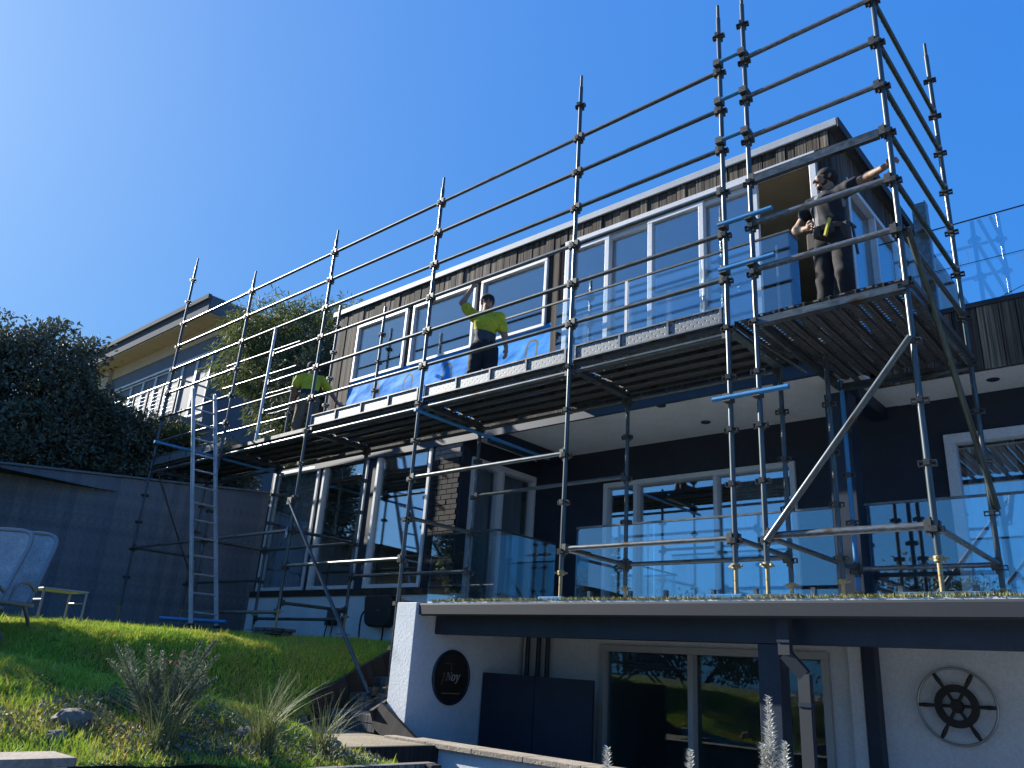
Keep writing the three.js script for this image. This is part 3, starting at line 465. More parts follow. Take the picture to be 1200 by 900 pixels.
  add(sc, 'clip', new THREE.BoxGeometry(.05, .16, .012).translate(-10.63, 3.28, .03), M.blue);
}
const sc2 = thing('scaffold', 'tall corner scaffold tower with planked deck beside the timber parapet', 'scaffold', [-2.85, 2.3, -1]);
{
  const XA = -3.50, XB = -2.2, ZB = -2.05;
  standard(sc2, XA, 0, 2.6, 8.72, { jack: true, spigot: true }); standard(sc2, XB, 0, 2.6, 8.95, { jack: true, spigot: true });
  standard(sc2, XB, ZB, 2.6, 8.8, { jack: true, spigot: true }); standard(sc2, -3.47, ZB, 2.6, 4.85, { jack: true, mat: M.blue }); standard(sc2, -3.30, ZI, 2.6, 4.9, { jack: true });
  for (const k of [4, 5, 6]) rail(sc2, 'guard_rail', [XA, L(k) + .03, .02], [XB, L(k) + .03, .02], M.zinc);
  for (const k of [1, 2]) rail(sc2, 'guard_rail', [XA, L(k) + .03, .02], [XB, L(k) + .03, .02], M.zinc, true, .03);
  const db = rail(sc2, 'guard_rail', [XA, L(3) + .03, .02], [XB, L(3) + .03, .02], M.steel); add(sc2, 'guard_board', bx(XA + .07, XB - .07, L(3) - .03, L(3) + .055, .0, .05), M.steel, 'dark flat guard bar at head height');
  for (const k of [1, 2, 3, 4, 5, 6]) rail(sc2, 'guard_rail', [XB, L(k) + .03, 0], [XB, L(k) + .03, ZB], k === 1 ? M.steel : M.steelGreen);
  rail(sc2, 'ledger', [XA, L(-4) + .03, .01], [XB, L(-4) + .03, .01], M.zinc, true, .03); rail(sc2, 'ledger', [-3.47, L(-4) + .03, ZB], [XB, L(-4) + .03, ZB], M.zinc);
  rail(sc2, 'transom', [XB, L(-4) + .03, 0], [XB, L(-4) + .03, ZB], M.steel); rail(sc2, 'transom', [XA, L(-4) + .03, 0], [-3.47, L(-4) + .03, ZB], M.steel);
  add(sc2, 'brace', tb([XB, L(-.95), .06], [XA + .03, L(-4) - .02, .06], .027, 14), M.steel, 'long diagonal brace on the tower face');
  add(sc2, 'brace', tb([XB + .05, L(1) + .05, -.05], [XB + .05, L(-3) + .04, ZB], .027, 14), M.steelGreen);
  for (const z of [0, ZB]) add(sc2, 'deck_beam', [bx(XA, XB, D - .03, D + .03, z - .02, z + .02), bx(XA, XB, D - .045, D - .03, z - .04, z + .04)], M.steel);
  for (const x of [XA, XB]) add(sc2, 'deck_beam', bx(x - .02, x + .02, D - .03, D + .03, ZB, 0), M.steel);
  for (let k = 0; k < 6; k++) plank(sc2, XA + .02 + .112 + k * .226 - .03, D + .087 + rr(-.003, .003), ZB / 2, 2.02, true);
  plank(sc2, XA - .14, D + .085, -.6, 1.1, true, .2);
  // blue couplers joining the two runs
  for (const k of [4, 5, 6]) add(sc2, 'joining_tube', tb([-3.80, L(k) + .1, .06], [-3.50, L(k) + .1, .06], TR, 12), M.blue);
  for (const k of [1, 2]) add(sc2, 'joining_tube', tb([-3.82, L(k) + .1, .07], [-3.26, L(k) + .1, .07], TR, 12), M.blue, 'blue painted tube overlapping the end standards');
  add(sc2, 'joining_tube', tb([-3.92, L(-2) + .29, .07], [-3.20, L(-2) + .29, .07], TR, 12), M.blue);
  for (const [k, dy] of [[1, .1], [2, .1], [4, .1], [5, .1], [6, .1], [-2, .29]]) for (const x of [-3.78, -3.5]) add(sc2, 'swivel_clamp', new THREE.BoxGeometry(.075, .07, .1).translate(x, L(k) + dy, .035), M.fit);
  add(sc2, 'hook_brace', tb([XA - .2, D + .02, -.3], [XA - .1, D - .02, -1.4], .012, 8), M.zinc);
  for (const [x0, x1, z] of [[-3.62, -3.2, 0], [-2.45, -1.85, 0], [-2.4, -2.0, ZB]]) add(sc2, 'sole_board', bx(x0, x1, 2.287, 2.325, z - .13, z + .13, .006), M.sole);
}
// ---------------------------------------------------------------- ladder
{
  const t = thing('ladder', 'aluminium ladder leaning against the scaffold deck', 'ladder', [-11.9, 1.94, .35]);
  const a = [-11.88, 1.96], b = [-13.36, 5.82];
  for (const z of [.15, .55]) add(t, 'stile', [obox([a[0], a[1], z], [b[0], b[1], z], .028, .075, V(1, 0, 0)), obox([a[0], a[1], z], [b[0], b[1], z], .05, .012, V(1, 0, 0))], M.alu);
  const n = 14; for (let i = 0; i < n; i++) { const k = (i + .6) / n; add(t, 'rung', tb([a[0] + (b[0] - a[0]) * k, a[1] + (b[1] - a[1]) * k, .16], [a[0] + (b[0] - a[0]) * k, a[1] + (b[1] - a[1]) * k, .54], .017, 10), M.alu); }
  for (const z of [.15, .55]) add(t, 'rubber_foot', new THREE.BoxGeometry(.09, .03, .06).translate(-11.87, 1.955, z), M.rubber);
}

// ---------------------------------------------------------------- people
function surfaceNets(min, max, cell, f) {
  const n = [0, 1, 2].map(i => Math.ceil((max[i] - min[i]) / cell) + 1), [nx, ny, nz] = n, F = new Float32Array(nx * ny * nz);
  for (let k = 0; k < nz; k++) for (let j = 0; j < ny; j++) for (let i = 0; i < nx; i++) F[i + nx * (j + ny * k)] = f(min[0] + i * cell, min[1] + j * cell, min[2] + k * cell);
  const id = new Int32Array(nx * ny * nz).fill(-1), pos = [], idx = [];
  const cr = [[0, 0, 0], [1, 0, 0], [0, 1, 0], [1, 1, 0], [0, 0, 1], [1, 0, 1], [0, 1, 1], [1, 1, 1]], ed = [[0, 1], [2, 3], [4, 5], [6, 7], [0, 2], [1, 3], [4, 6], [5, 7], [0, 4], [1, 5], [2, 6], [3, 7]];
  for (let k = 0; k < nz - 1; k++) for (let j = 0; j < ny - 1; j++) for (let i = 0; i < nx - 1; i++) {
    const v = cr.map(c => F[i + c[0] + nx * (j + c[1] + ny * (k + c[2]))]); let m = 0; for (let q = 0; q < 8; q++) if (v[q] < 0) m++; if (m === 0 || m === 8) continue;
    let x = 0, y = 0, z = 0, c = 0; for (const [a, b] of ed) if ((v[a] < 0) !== (v[b] < 0)) { const t = v[a] / (v[a] - v[b]); x += cr[a][0] + t * (cr[b][0] - cr[a][0]); y += cr[a][1] + t * (cr[b][1] - cr[a][1]); z += cr[a][2] + t * (cr[b][2] - cr[a][2]); c++; }
    id[i + nx * (j + ny * k)] = pos.length / 3; pos.push(min[0] + (i + x / c) * cell, min[1] + (j + y / c) * cell, min[2] + (k + z / c) * cell);
  }
  const I = (i, j, k) => i + nx * (j + ny * k);
  const quad = (a, b, c, d, flip) => { if (a < 0 || b < 0 || c < 0 || d < 0) return; flip ? idx.push(a, c, b, a, d, c) : idx.push(a, b, c, a, c, d); };
  for (let k = 1; k < nz - 1; k++) for (let j = 1; j < ny - 1; j++) for (let i = 1; i < nx - 1; i++) {
    const s = F[I(i, j, k)] < 0;
    if (s !== F[I(i + 1, j, k)] < 0) quad(id[I(i, j - 1, k - 1)], id[I(i, j, k - 1)], id[I(i, j, k)], id[I(i, j - 1, k)], !s);
    if (s !== F[I(i, j + 1, k)] < 0) quad(id[I(i - 1, j, k - 1)], id[I(i - 1, j, k)], id[I(i, j, k)], id[I(i, j, k - 1)], !s);
    if (s !== F[I(i, j, k + 1)] < 0) quad(id[I(i - 1, j - 1, k)], id[I(i, j - 1, k)], id[I(i, j, k)], id[I(i - 1, j, k)], !s);
  }
  const g = new THREE.BufferGeometry(); g.setAttribute('position', new THREE.Float32BufferAttribute(pos, 3)); g.setIndex(idx); g.computeVertexNormals(); return g;
}
// bones: [ax,ay,az, bx,by,bz, ra, rb, flatten z]
function boneField(bones, k, grow = 0, cut) {
  const B = bones.map(q => { const [a, b, ra, rb, fz = 1] = q; return { a, b, ra: ra + grow, rb: rb + grow, fz, d: [b[0] - a[0], b[1] - a[1], (b[2] - a[2]) * fz] }; });
  return (x, y, z) => {
    let s = 1e3; for (const q of B) { const px = x - q.a[0], py = y - q.a[1], pz = (z - q.a[2]) * q.fz, dd = q.d[0] ** 2 + q.d[1] ** 2 + q.d[2] ** 2; let t = dd > 0 ? (px * q.d[0] + py * q.d[1] + pz * q.d[2]) / dd : 0; t = t < 0 ? 0 : t > 1 ? 1 : t; const e = Math.sqrt((px - t * q.d[0]) ** 2 + (py - t * q.d[1]) ** 2 + (pz - t * q.d[2]) ** 2) - (q.ra + (q.rb - q.ra) * t); if (e > s + k * 2) continue; const h = Math.max(0, Math.min(1, .5 + .5 * (s - e) / k)); s = s + (e - s) * h - k * h * (1 - h); }
    if (cut) s = Math.max(s, cut(x, y, z)); return s;
  };
}
function bounds(bones, pad) { const mn = [1e9, 1e9, 1e9], mx = [-1e9, -1e9, -1e9]; for (const [a, b, ra, rb] of bones) for (const [p, r] of [[a, ra], [b, rb]]) for (let i = 0; i < 3; i++) { mn[i] = Math.min(mn[i], p[i] - r - pad); mx[i] = Math.max(mx[i], p[i] + r + pad); } return [mn, mx]; }
function netOf(bones, cell, k, grow = 0, cut) { const [mn, mx] = bounds(bones, grow + cell * 2.5); return surfaceNets(mn, mx, cell, boneField(bones, k, grow, cut)); }
function handBones(w, dir, side, curl) {   // wrist, direction of the hand, direction of the thumb side, curl amount
  const d = V(...dir).normalize(), s = V(...side); s.addScaledVector(d, -s.dot(d)).normalize(); const n = d.clone().cross(s).normalize(), W = V(...w), P = (a, b, c) => { const v = W.clone().addScaledVector(d, a).addScaledVector(s, b).addScaledVector(n, c); return [v.x, v.y, v.z]; };
  const out = [[P(-.02, 0, 0), P(.045, 0, 0), .026, .03], [P(.03, .022, 0), P(.088, .03, 0), .016, .013], [P(.03, -.02, 0), P(.08, -.03, 0), .016, .012], [P(.03, 0, 0), P(.09, 0, 0), .017, .013]];
  const L = [.07, .078, .073, .058];
  for (let i = 0; i < 4; i++) { const b = .031 - i * .0205, a0 = .088 - Math.abs(i - 1) * .004, l = L[i], c1 = curl * .9, c2 = curl * 2; const m1 = [a0 + l * .5 * Math.cos(c1), b, l * .5 * Math.sin(c1)], m2 = [m1[0] + l * .5 * Math.cos(c2), b, m1[2] + l * .5 * Math.sin(c2)]; out.push([P(a0, b, 0), P(...m1), .0098, .009], [P(...m1), P(...m2), .009, .0075]); }
  out.push([P(.02, .026, 0), P(.05, .05, .012), .013, .0105], [P(.05, .05, .012), P(.085, .056, .012 + curl * .02), .0105, .008]); return out;
}
function person(name, label, at, yaw, J, o) {
  const t = new THREE.Group(); t.name = numbered('person'); t.position.set(...at); t.rotation.y = yaw; t.scale.setScalar(o.scale ?? 1); t.userData = { label, category: 'person', group: undefined }; delete t.userData.group; scene.add(t);
  const skin = std({ color: o.skin ?? [0.36, 0.21, 0.14], map: tGrain, roughness: .6 });
  const put2 = (n, g, m, par = t) => { if (!g.attributes.uv) { const p = g.attributes.position, uv = new Float32Array(p.count * 2); for (let i = 0; i < p.count; i++) { uv[2 * i] = p.getX(i) + p.getZ(i) * .6; uv[2 * i + 1] = p.getY(i); } g.setAttribute('uv', new THREE.BufferAttribute(uv, 2)); } const q = new THREE.Mesh(g, m); q.name = n; q.castShadow = q.receiveShadow = true; par.add(q); return q; };
  const leg = (s) => [[J['hip' + s], J['knee' + s], .088, .058], [J['knee' + s], J['ank' + s], .058, .038], [J['ank' + s], J['toe' + s], .04, .035]];
  const arm = (s) => [[J['sh' + s], J['el' + s], .054, .043], [J['el' + s], J['wr' + s], .044, .029]];
  const torso = [[J.pelvis, J.waist, .135, .125, 1.3], [J.waist, J.chest, .125, .15, 1.35], [J.chest, J.collar, .15, .10, 1.4], [J.shL, J.shR, .062, .062, 1.1], [J.collar, J.neck, .06, .052]];
  const body = [...torso, [J.neck, J.head, .052, .05], ...leg('L'), ...leg('R'), ...arm('L'), ...arm('R')];
  const parts = [netOf(body, .012, .03)];
  for (const s of ['L', 'R']) parts.push(netOf(handBones(J['wr' + s], J['hand' + s], J['thumb' + s], J['curl' + s] ?? .5), .0042, .006));
  // head: skull, jaw, nose, ears, brow; its own turn and tilt
  const H = V(...J.head), hq = new THREE.Quaternion().setFromEuler(new THREE.Euler(o.headPitch ?? 0, o.headYaw ?? 0, o.headRoll ?? 0, 'YXZ'));
  const hb = [[[0, .035, -.015], [0, .03, -.03], .088, .09, 1], [[0, -.02, .01], [0, -.06, .04], .066, .045], [[0, .02, .03], [0, .01, .045], .066, .062], [[0, .012, .1], [0, -.02, .122], .010, .015], [[-.02, -.07, .07], [.02, -.07, .07], .022, .022], [[-.036, .025, .085], [.036, .025, .085], .014, .014], [[.088, -.005, -.01], [.09, .02, -.018], .012, .016], [[-.088, -.005, -.01], [-.09, .02, -.018], .012, .016], [[0, -.05, -.02], [0, -.11, -.03], .06, .055], [[-.02, -.047, .098], [.02, -.047, .098], .007, .007]];
  const hg = netOf(hb, .0048, .014); hg.applyQuaternion(hq); hg.translate(H.x, H.y, H.z); parts.push(hg);
  put2('body', mergeGeometries(parts), skin);
  const hm = (g) => { g.applyQuaternion(hq); g.translate(H.x, H.y, H.z); return g; };
  for (const s of [-1, 1]) put2('eye', hm(new THREE.SphereGeometry(.011, 10, 8).translate(s * .032, .004, .088)), std({ color: [.03, .025, .02], roughness: .2 }));
  if (o.beard) put2('beard', hm(netOf([[[-.055, -.045, .02], [0, -.085, .07], .019, .024], [[.055, -.045, .02], [0, -.085, .07], .019, .024], [[-.022, -.036, .097], [.022, -.036, .097], .008, .008]], .006, .02)), std({ color: [.025, .018, .012], map: tGrain, roughness: .95 }));
  if (o.glasses) put2('sunglasses', hm(mergeGeometries([new THREE.BoxGeometry(.056, .036, .014).translate(-.036, .008, .104), new THREE.BoxGeometry(.056, .036, .014).translate(.036, .008, .104), new THREE.BoxGeometry(.012, .01, .14).translate(-.085, .014, .05).rotateY(0), new THREE.BoxGeometry(.012, .01, .14).translate(.085, .014, .05), new THREE.BoxGeometry(.03, .01, .012).translate(0, .014, .108)])), std({ color: [.01, .01, .012], roughness: .15 }));
  const hairM = std({ color: o.hair ?? [.03, .02, .014], map: tGrain, roughness: .9 });
  put2('hair', hm(netOf([[[0, .035, -.02], [0, .03, -.04], .092, .094, 1]], .008, .01, .004, (x, y, z) => Math.max(z - .045 - (y > .06 ? .05 : 0), -.06 - y))), hairM);
  if (o.cap) { const back = o.capBack ? -1 : 1; const c = put2('cap', hm(netOf([[[0, .045, -.018], [0, .04, -.03], .094, .096, 1]], .008, .01, .008, (x, y) => .042 - y)), std({ color: o.cap, map: tGrain, roughness: .85 })); put2('peak', hm(new THREE.CylinderGeometry(.085, .085, .012, 20, 1, false, -Math.PI / 2, Math.PI).scale(1, 1, 1.1).translate(0, .05, back > 0 ? .075 : .03).rotateY(back > 0 ? 0 : Math.PI).toNonIndexed()), std({ color: o.cap, roughness: .85 }), c); }
  // shirt: torso and half sleeves, two dyed panels
  const mid = (a, b, k) => a.map((v, i) => v + (b[i] - v) * k);
  const sl = o.sleeve ?? .62;
  const shirtB = [[J.pelvis, J.waist, .14, .13, 1.25], [J.waist, J.chest, .13, .155, 1.3], [J.chest, J.collar, .155, .10, 1.35], [J.shL, J.shR, .066, .066, 1.1], [J.shL, mid(J.shL, J.elL, sl), .066, .066], [J.shR, mid(J.shR, J.elR, sl), .066, .066]];
  const hem = J.pelvis[1] - .03, folds = (x, y, z) => .006 * Math.sin(y * 38 + x * 30 + 3 * Math.sin(z * 25)) * Math.max(0, 1 - Math.abs(y - J.waist[1] - .05) * 4) + .004 * Math.sin(x * 55 + y * 20);
  const fS = boneField(shirtB, .035, .012); const [smn, smx] = bounds(shirtB, .05); const sg = surfaceNets(smn, smx, .0075, (x, y, z) => Math.max(fS(x, y, z) + folds(x, y, z), hem - y, Math.hypot(x, z - .02) < .13 ? y - J.collar[1] - .045 : -1));
  { const p = sg.attributes.position, c = new Float32Array(p.count * 3); for (let i = 0; i < p.count; i++) { const q = o.dye(p.getX(i), p.getY(i), p.getZ(i)); c.set(q, i * 3); } sg.setAttribute('color', new THREE.BufferAttribute(c, 3)); }
  put2('shirt', sg, std({ vertexColors: true, map: tGrain, roughness: .85, side: THREE.DoubleSide }));
  // trousers or shorts
  const cutY = o.shorts ? J.kneeL[1] + .06 : .1;
  const pb = [[J.pelvis, mid(J.pelvis, J.waist, .35), .142, .135, 1.25], [J.hipL, J.kneeL, .1, .075], [J.hipR, J.kneeR, .1, .075], ...(o.shorts ? [] : [[J.kneeL, J.ankL, .072, .062], [J.kneeR, J.ankR, .072, .062]])];
  const fP = boneField(pb, .03, o.shorts ? .016 : .01), [pmn, pmx] = bounds(pb, .05); put2(o.shorts ? 'shorts' : 'trousers', surfaceNets(pmn, pmx, .012, (x, y, z) => Math.max(fP(x, y, z) + .0022 * Math.sin(y * 34 + x * 42 + 2 * Math.sin(z * 30)) + .0012 * Math.sin(y * 70 - z * 50 + x * 20), cutY - y, y - J.pelvis[1] - .07)), std({ color: o.pants, map: tGrain, roughness: .9, side: THREE.DoubleSide }));
  for (const s of ['L', 'R']) put2('boot', netOf([[[J['ank' + s][0], J['ank' + s][1] + .08, J['ank' + s][2]], J['ank' + s], .052, .05], [J['ank' + s], J['toe' + s], .05, .045]], .01, .03, .006, (x, y) => .0 - y), std({ color: [.07, .045, .025], map: tGrain, roughness: .8 }));
  if (o.belt) { // tool belt with pouches, hammer loop and tape
    const b = put2('tool_belt', new THREE.TorusGeometry(.165, .026, 8, 28).rotateX(Math.PI / 2).scale(1.02, 1.3, .82).translate(J.pelvis[0], J.pelvis[1] + .06, J.pelvis[2]).toNonIndexed(), std({ color: [.10, .07, .045], map: tGrain, roughness: .8 }));
    for (const [x, z, w, h] of [[-.17, .06, .1, .2], [.17, .05, .1, .2], [.06, .14, .08, .12], [-.07, .14, .07, .13], [-.12, -.1, .1, .18]]) { const g = new RoundedBoxGeometry(w, h, .075, 2, .02).translate(J.pelvis[0] + x, J.pelvis[1] + .02 - h / 2 + .06, J.pelvis[2] + z); put2('pouch', g, std({ color: [.055, .05, .05], map: tGrain, roughness: .85 }), b); }
    put2('tape', obox([J.pelvis[0] + .09, J.pelvis[1] + .1, J.pelvis[2] + .19], [J.pelvis[0] + .03, J.pelvis[1] - .08, J.pelvis[2] + .19], .035, .02), std({ color: [.45, .42, .05], roughness: .6 }), b);
    put2('hammer', mergeGeometries([tb([J.pelvis[0] + .2, J.pelvis[1] + .08, J.pelvis[2] - .06], [J.pelvis[0] + .22, J.pelvis[1] - .24, J.pelvis[2] - .08], .014, 8), tb([J.pelvis[0] + .2, J.pelvis[1] + .09, J.pelvis[2]], [J.pelvis[0] + .2, J.pelvis[1] + .09, J.pelvis[2] - .12], .016, 8)]), M.fit, b);
  }
  return t;
}
const stand = (q) => ({ pelvis: [0, .97, 0], waist: [0, 1.1, 0], chest: [0, 1.31, .01], collar: [0, 1.45, -.005], neck: [0, 1.50, 0], head: [0, 1.63, .03], shL: [.18, 1.43, -.01], shR: [-.18, 1.43, -.01], hipL: [.09, .92, 0], hipR: [-.09, .92, 0], kneeL: [.12, .50, .03], kneeR: [-.12, .50, .03], ankL: [.14, .09, -.02], ankR: [-.14, .09, -.02], toeL: [.17, .045, .14], toeR: [-.17, .045, .14], ...q });
const Y1 = [0.62, 0.63, 0.035], NV = [0.016, 0.022, 0.038];
person('person', 'worker in yellow and navy shirt and shorts with one arm raised to the window', [-7.86, D + .085, -.86], .70, stand({ elR: [-.36, 1.63, .0], wrR: [-.24, 1.86, .02], handR: [.25, 1, .0], thumbR: [1, 0, .2], curlR: .35, elL: [.27, 1.17, -.03], wrL: [.31, .93, .06], handL: [.05, -1, .1], thumbL: [-.3, 0, 1], curlL: .35, head: [.0, 1.63, .03] }), { dye: (x, y, z) => y > 1.2 + (Math.abs(x) > .21 ? -.3 : 0) - .05 * Math.sin((x + .1) * 5) ? Y1 : [.055, .065, .085], pants: [.014, .016, .024], shorts: true, glasses: true, cap: [.05, .04, .035], headYaw: .15, skin: [.40, .24, .17] });
person('person', 'worker in dark shirt and tool belt holding the rail of the corner tower', [-2.97, D + .085, -.62], -.12, stand({ shL: [.19, 1.45, 0], elL: [.46, 1.44, .08], wrL: [.70, 1.40, .19], handL: [1, .25, .35], thumbL: [-.1, .3, 1], curlL: .95, elR: [-.38, 1.21, -.02], wrR: [-.20, 1.09, .13], handR: [1, -.15, .25], thumbR: [.1, 1, .2], curlR: .6, kneeL: [.13, .5, .06], kneeR: [-.10, .5, .0] }), { dye: (x, y, z) => (z > .02 && x < -.07 && x > -.11 ? [.20, .20, .21] : z > -.02 && x > .165 && y < 1.34 && x < .22 ? [.22, .22, .23] : [.008, .010, .020]), pants: [.013, .013, .016], beard: true, cap: [.022, .022, .026], capBack: true, belt: true, headYaw: -.75, headPitch: .05, scale: .96, skin: [.33, .20, .13], sleeve: .4 });
person('person', 'worker in lime yellow shirt and beige trousers with his back turned', [-11.98, D + .085, -.84], -2.0, stand({ waist: [0, 1.09, .02], chest: [0, 1.27, .06], collar: [0, 1.40, .09], neck: [0, 1.45, .11], head: [0, 1.57, .16], shL: [.18, 1.38, .09], shR: [-.18, 1.38, .09], elR: [-.40, 1.22, .2], wrR: [-.58, 1.08, .34], handR: [-.8, -.2, .5], thumbR: [0, 1, 0], curlR: .4, elL: [.27, 1.12, .1], wrL: [.24, .92, .24], handL: [-.1, -1, .4], thumbL: [-1, 0, .2], curlL: .5, kneeL: [.12, .5, .08] }), { dye: (x, y, z) => y > 1.12 ? Y1 : [.02, .028, .045], pants: [.20, .155, .105], cap: [.06, .08, .11], headPitch: .25, scale: .97 });
// ---------------------------------------------------------------- things on the lower walls
{ // round dark sign on the wing wall (faces +x)
  const t = thing('round_sign', 'round dark sign with pale script on the white wing wall', 'sign', [-7.4, 1.51, -.29]);
  add(t, 'disc', new THREE.CylinderGeometry(.27, .27, .02, 48).rotateZ(Math.PI / 2).translate(-7.385, 1.51, -.29).toNonIndexed(), std({ color: [.02, .016, .012], map: tWood, roughness: .35 }));
  add(t, 'rim', new THREE.TorusGeometry(.275, .018, 10, 56).rotateY(Math.PI / 2).translate(-7.38, 1.51, -.29).toNonIndexed(), M.navy);
  const c = document.createElement('canvas'); c.width = 512; c.height = 512; const x = c.getContext('2d'); x.fillStyle = '#241c16'; x.fillRect(0, 0, 512, 512);
  for (let i = 0; i < 260; i++) { x.fillStyle = `rgba(${rnd() < .5 ? '70,52,36' : '18,14,12'},.25)`; x.fillRect(0, rnd() * 512, 512, 1 + rnd() * 3); }
  x.fillStyle = '#c9c6be'; x.font = 'italic 120px serif'; x.fillText('oy', 236, 290); x.fillStyle = '#8d8a84'; x.fillText('N', 150, 290); x.fillStyle = '#6f675c'; x.fillText('J', 92, 300);
  x.fillStyle = '#5a5248'; x.fillRect(118, 108, 160, 9); x.fillRect(228, 130, 16, 62); x.fillStyle = '#7a6a4a'; x.fillRect(110, 418, 300, 12);
  const tx = new THREE.CanvasTexture(c); tx.colorSpace = THREE.SRGBColorSpace;
  add(t, 'lettering', new THREE.CircleGeometry(.255, 48).rotateY(Math.PI / 2).translate(-7.371, 1.51, -.29), std({ map: tx, roughness: .4 }));
}
{ // ship's wheel ornament
  const cx = -2.545, cy = 1.575, z = -1.44, t = thing('ship_wheel', 'dark metal ship wheel ornament on the white wall', 'ornament', [cx, cy, z]);
  const iron = std({ color: [.035, .035, .032], map: tGrain, roughness: .6, metalness: .3 });
  add(t, 'outer_ring', new THREE.TorusGeometry(.30, .0115, 10, 64).translate(cx, cy, z + .01).toNonIndexed(), std({ color: [.30, .31, .30], metalness: .7, roughness: .35 }));
  const ring = new THREE.Shape(); ring.absarc(0, 0, .165, 0, Math.PI * 2); const h = new THREE.Path(); h.absarc(0, 0, .115, 0, Math.PI * 2, true); ring.holes.push(h);
  add(t, 'inner_ring', new THREE.ExtrudeGeometry(ring, { depth: .02, bevelEnabled: true, bevelSize: .005, bevelThickness: .005, bevelSegments: 1, curveSegments: 40 }).translate(cx, cy, z), iron);
  add(t, 'hub', new THREE.CylinderGeometry(.045, .055, .04, 24).rotateX(Math.PI / 2).translate(cx, cy, z + .015).toNonIndexed(), iron);
  for (let k = 0; k < 6; k++) { const a = k * Math.PI / 3 + .02, c = Math.cos(a), s = Math.sin(a); add(t, 'spoke', [tb([cx, cy, z + .012], [cx + c * .17, cy + s * .17, z + .012], .013, 10), tb([cx + c * .16, cy + s * .16, z + .012], [cx + c * .24, cy + s * .24, z + .012], .012, 10, .019), tb([cx + c * .24, cy + s * .24, z + .012], [cx + c * .292, cy + s * .292, z + .012], .019, 10, .014)], iron); }
  add(t, 'wall_fixing', tb([cx, cy, z], [cx, cy, -1.499], .02, 10), iron);
}
{ // dark folded panel leaning in the patio
  const t = thing('dark_panel', 'large matt black panel standing on the patio beside the wing wall', 'panel', [-6.6, 0, -.8]);
  add(t, 'board', bx(-7.38, -6.6, .0, 1.585, -.84, -.80, .004), M.navyWall); add(t, 'board', bx(-6.59, -5.81, .0, 1.58, -.84, -.80, .004), M.navyWall);
}
{ // wall box with hanging cable on the plinth
  const t = thing('wall_charger', 'black wall charger with a hanging cable and plug on the white plinth', 'charger', [-10.45, 2.1, ZF + .03]);
  const s = new THREE.Shape(); s.moveTo(-.26, .2); s.quadraticCurveTo(-.3, .21, -.3, .16); s.lineTo(-.26, -.14); s.quadraticCurveTo(-.24, -.2, -.15, -.22); s.lineTo(.2, -.22); s.quadraticCurveTo(.26, -.2, .28, -.12); s.lineTo(.3, .15); s.quadraticCurveTo(.3, .2, .24, .21); s.closePath();
  add(t, 'housing', uvBox(new THREE.ExtrudeGeometry(s, { depth: .1, bevelEnabled: true, bevelSize: .02, bevelThickness: .03, bevelSegments: 3 }).translate(-10.45, 2.36, ZF + .06)), std({ color: [.018, .017, .016], map: tGrain, roughness: .55 }));
  add(t, 'badge', new THREE.BoxGeometry(.09, .008, .004).rotateZ(-.15).translate(-10.4, 2.36, ZF + .193), M.zinc);
  add(t, 'cable', curve([[-10.7, 2.42, ZF + .1], [-10.85, 2.3, ZF + .13], [-10.88, 2.0, ZF + .12], [-10.86, 1.86, ZF + .12]], .014), M.rubber);
  add(t, 'plug', [tb([-10.86, 1.9, ZF + .12], [-10.88, 1.76, ZF + .12], .028, 10), tb([-10.88, 1.78, ZF + .12], [-10.97, 1.74, ZF + .14], .03, 10)], M.rubber);
  add(t, 'cable', curve([[-10.35, 2.14, ZF + .1], [-10.36, 1.9, ZF + .1], [-10.42, 1.7, ZF + .13], [-10.55, 1.62, ZF + .2]], .014), M.rubber);
  const u = thing('power_outlet', 'weatherproof power outlet with black plugs and cords on the plinth', 'outlet', [-11.66, 2.2, ZF + .03]);
  add(u, 'box', bx(-11.82, -11.52, 2.24, 2.40, ZF + .031, ZF + .09, .01), M.frameDark);
  for (const x of [-11.76, -11.6]) { add(u, 'plug', bx(x - .04, x + .04, 2.13, 2.25, ZF + .05, ZF + .13, .01), M.rubber); add(u, 'cord', curve([[x, 2.14, ZF + .1], [x - .03, 2.0, ZF + .1], [x + .03, 1.92, ZF + .14], [x + .16, 1.9, ZF + .16]], .011), M.rubber); }
}
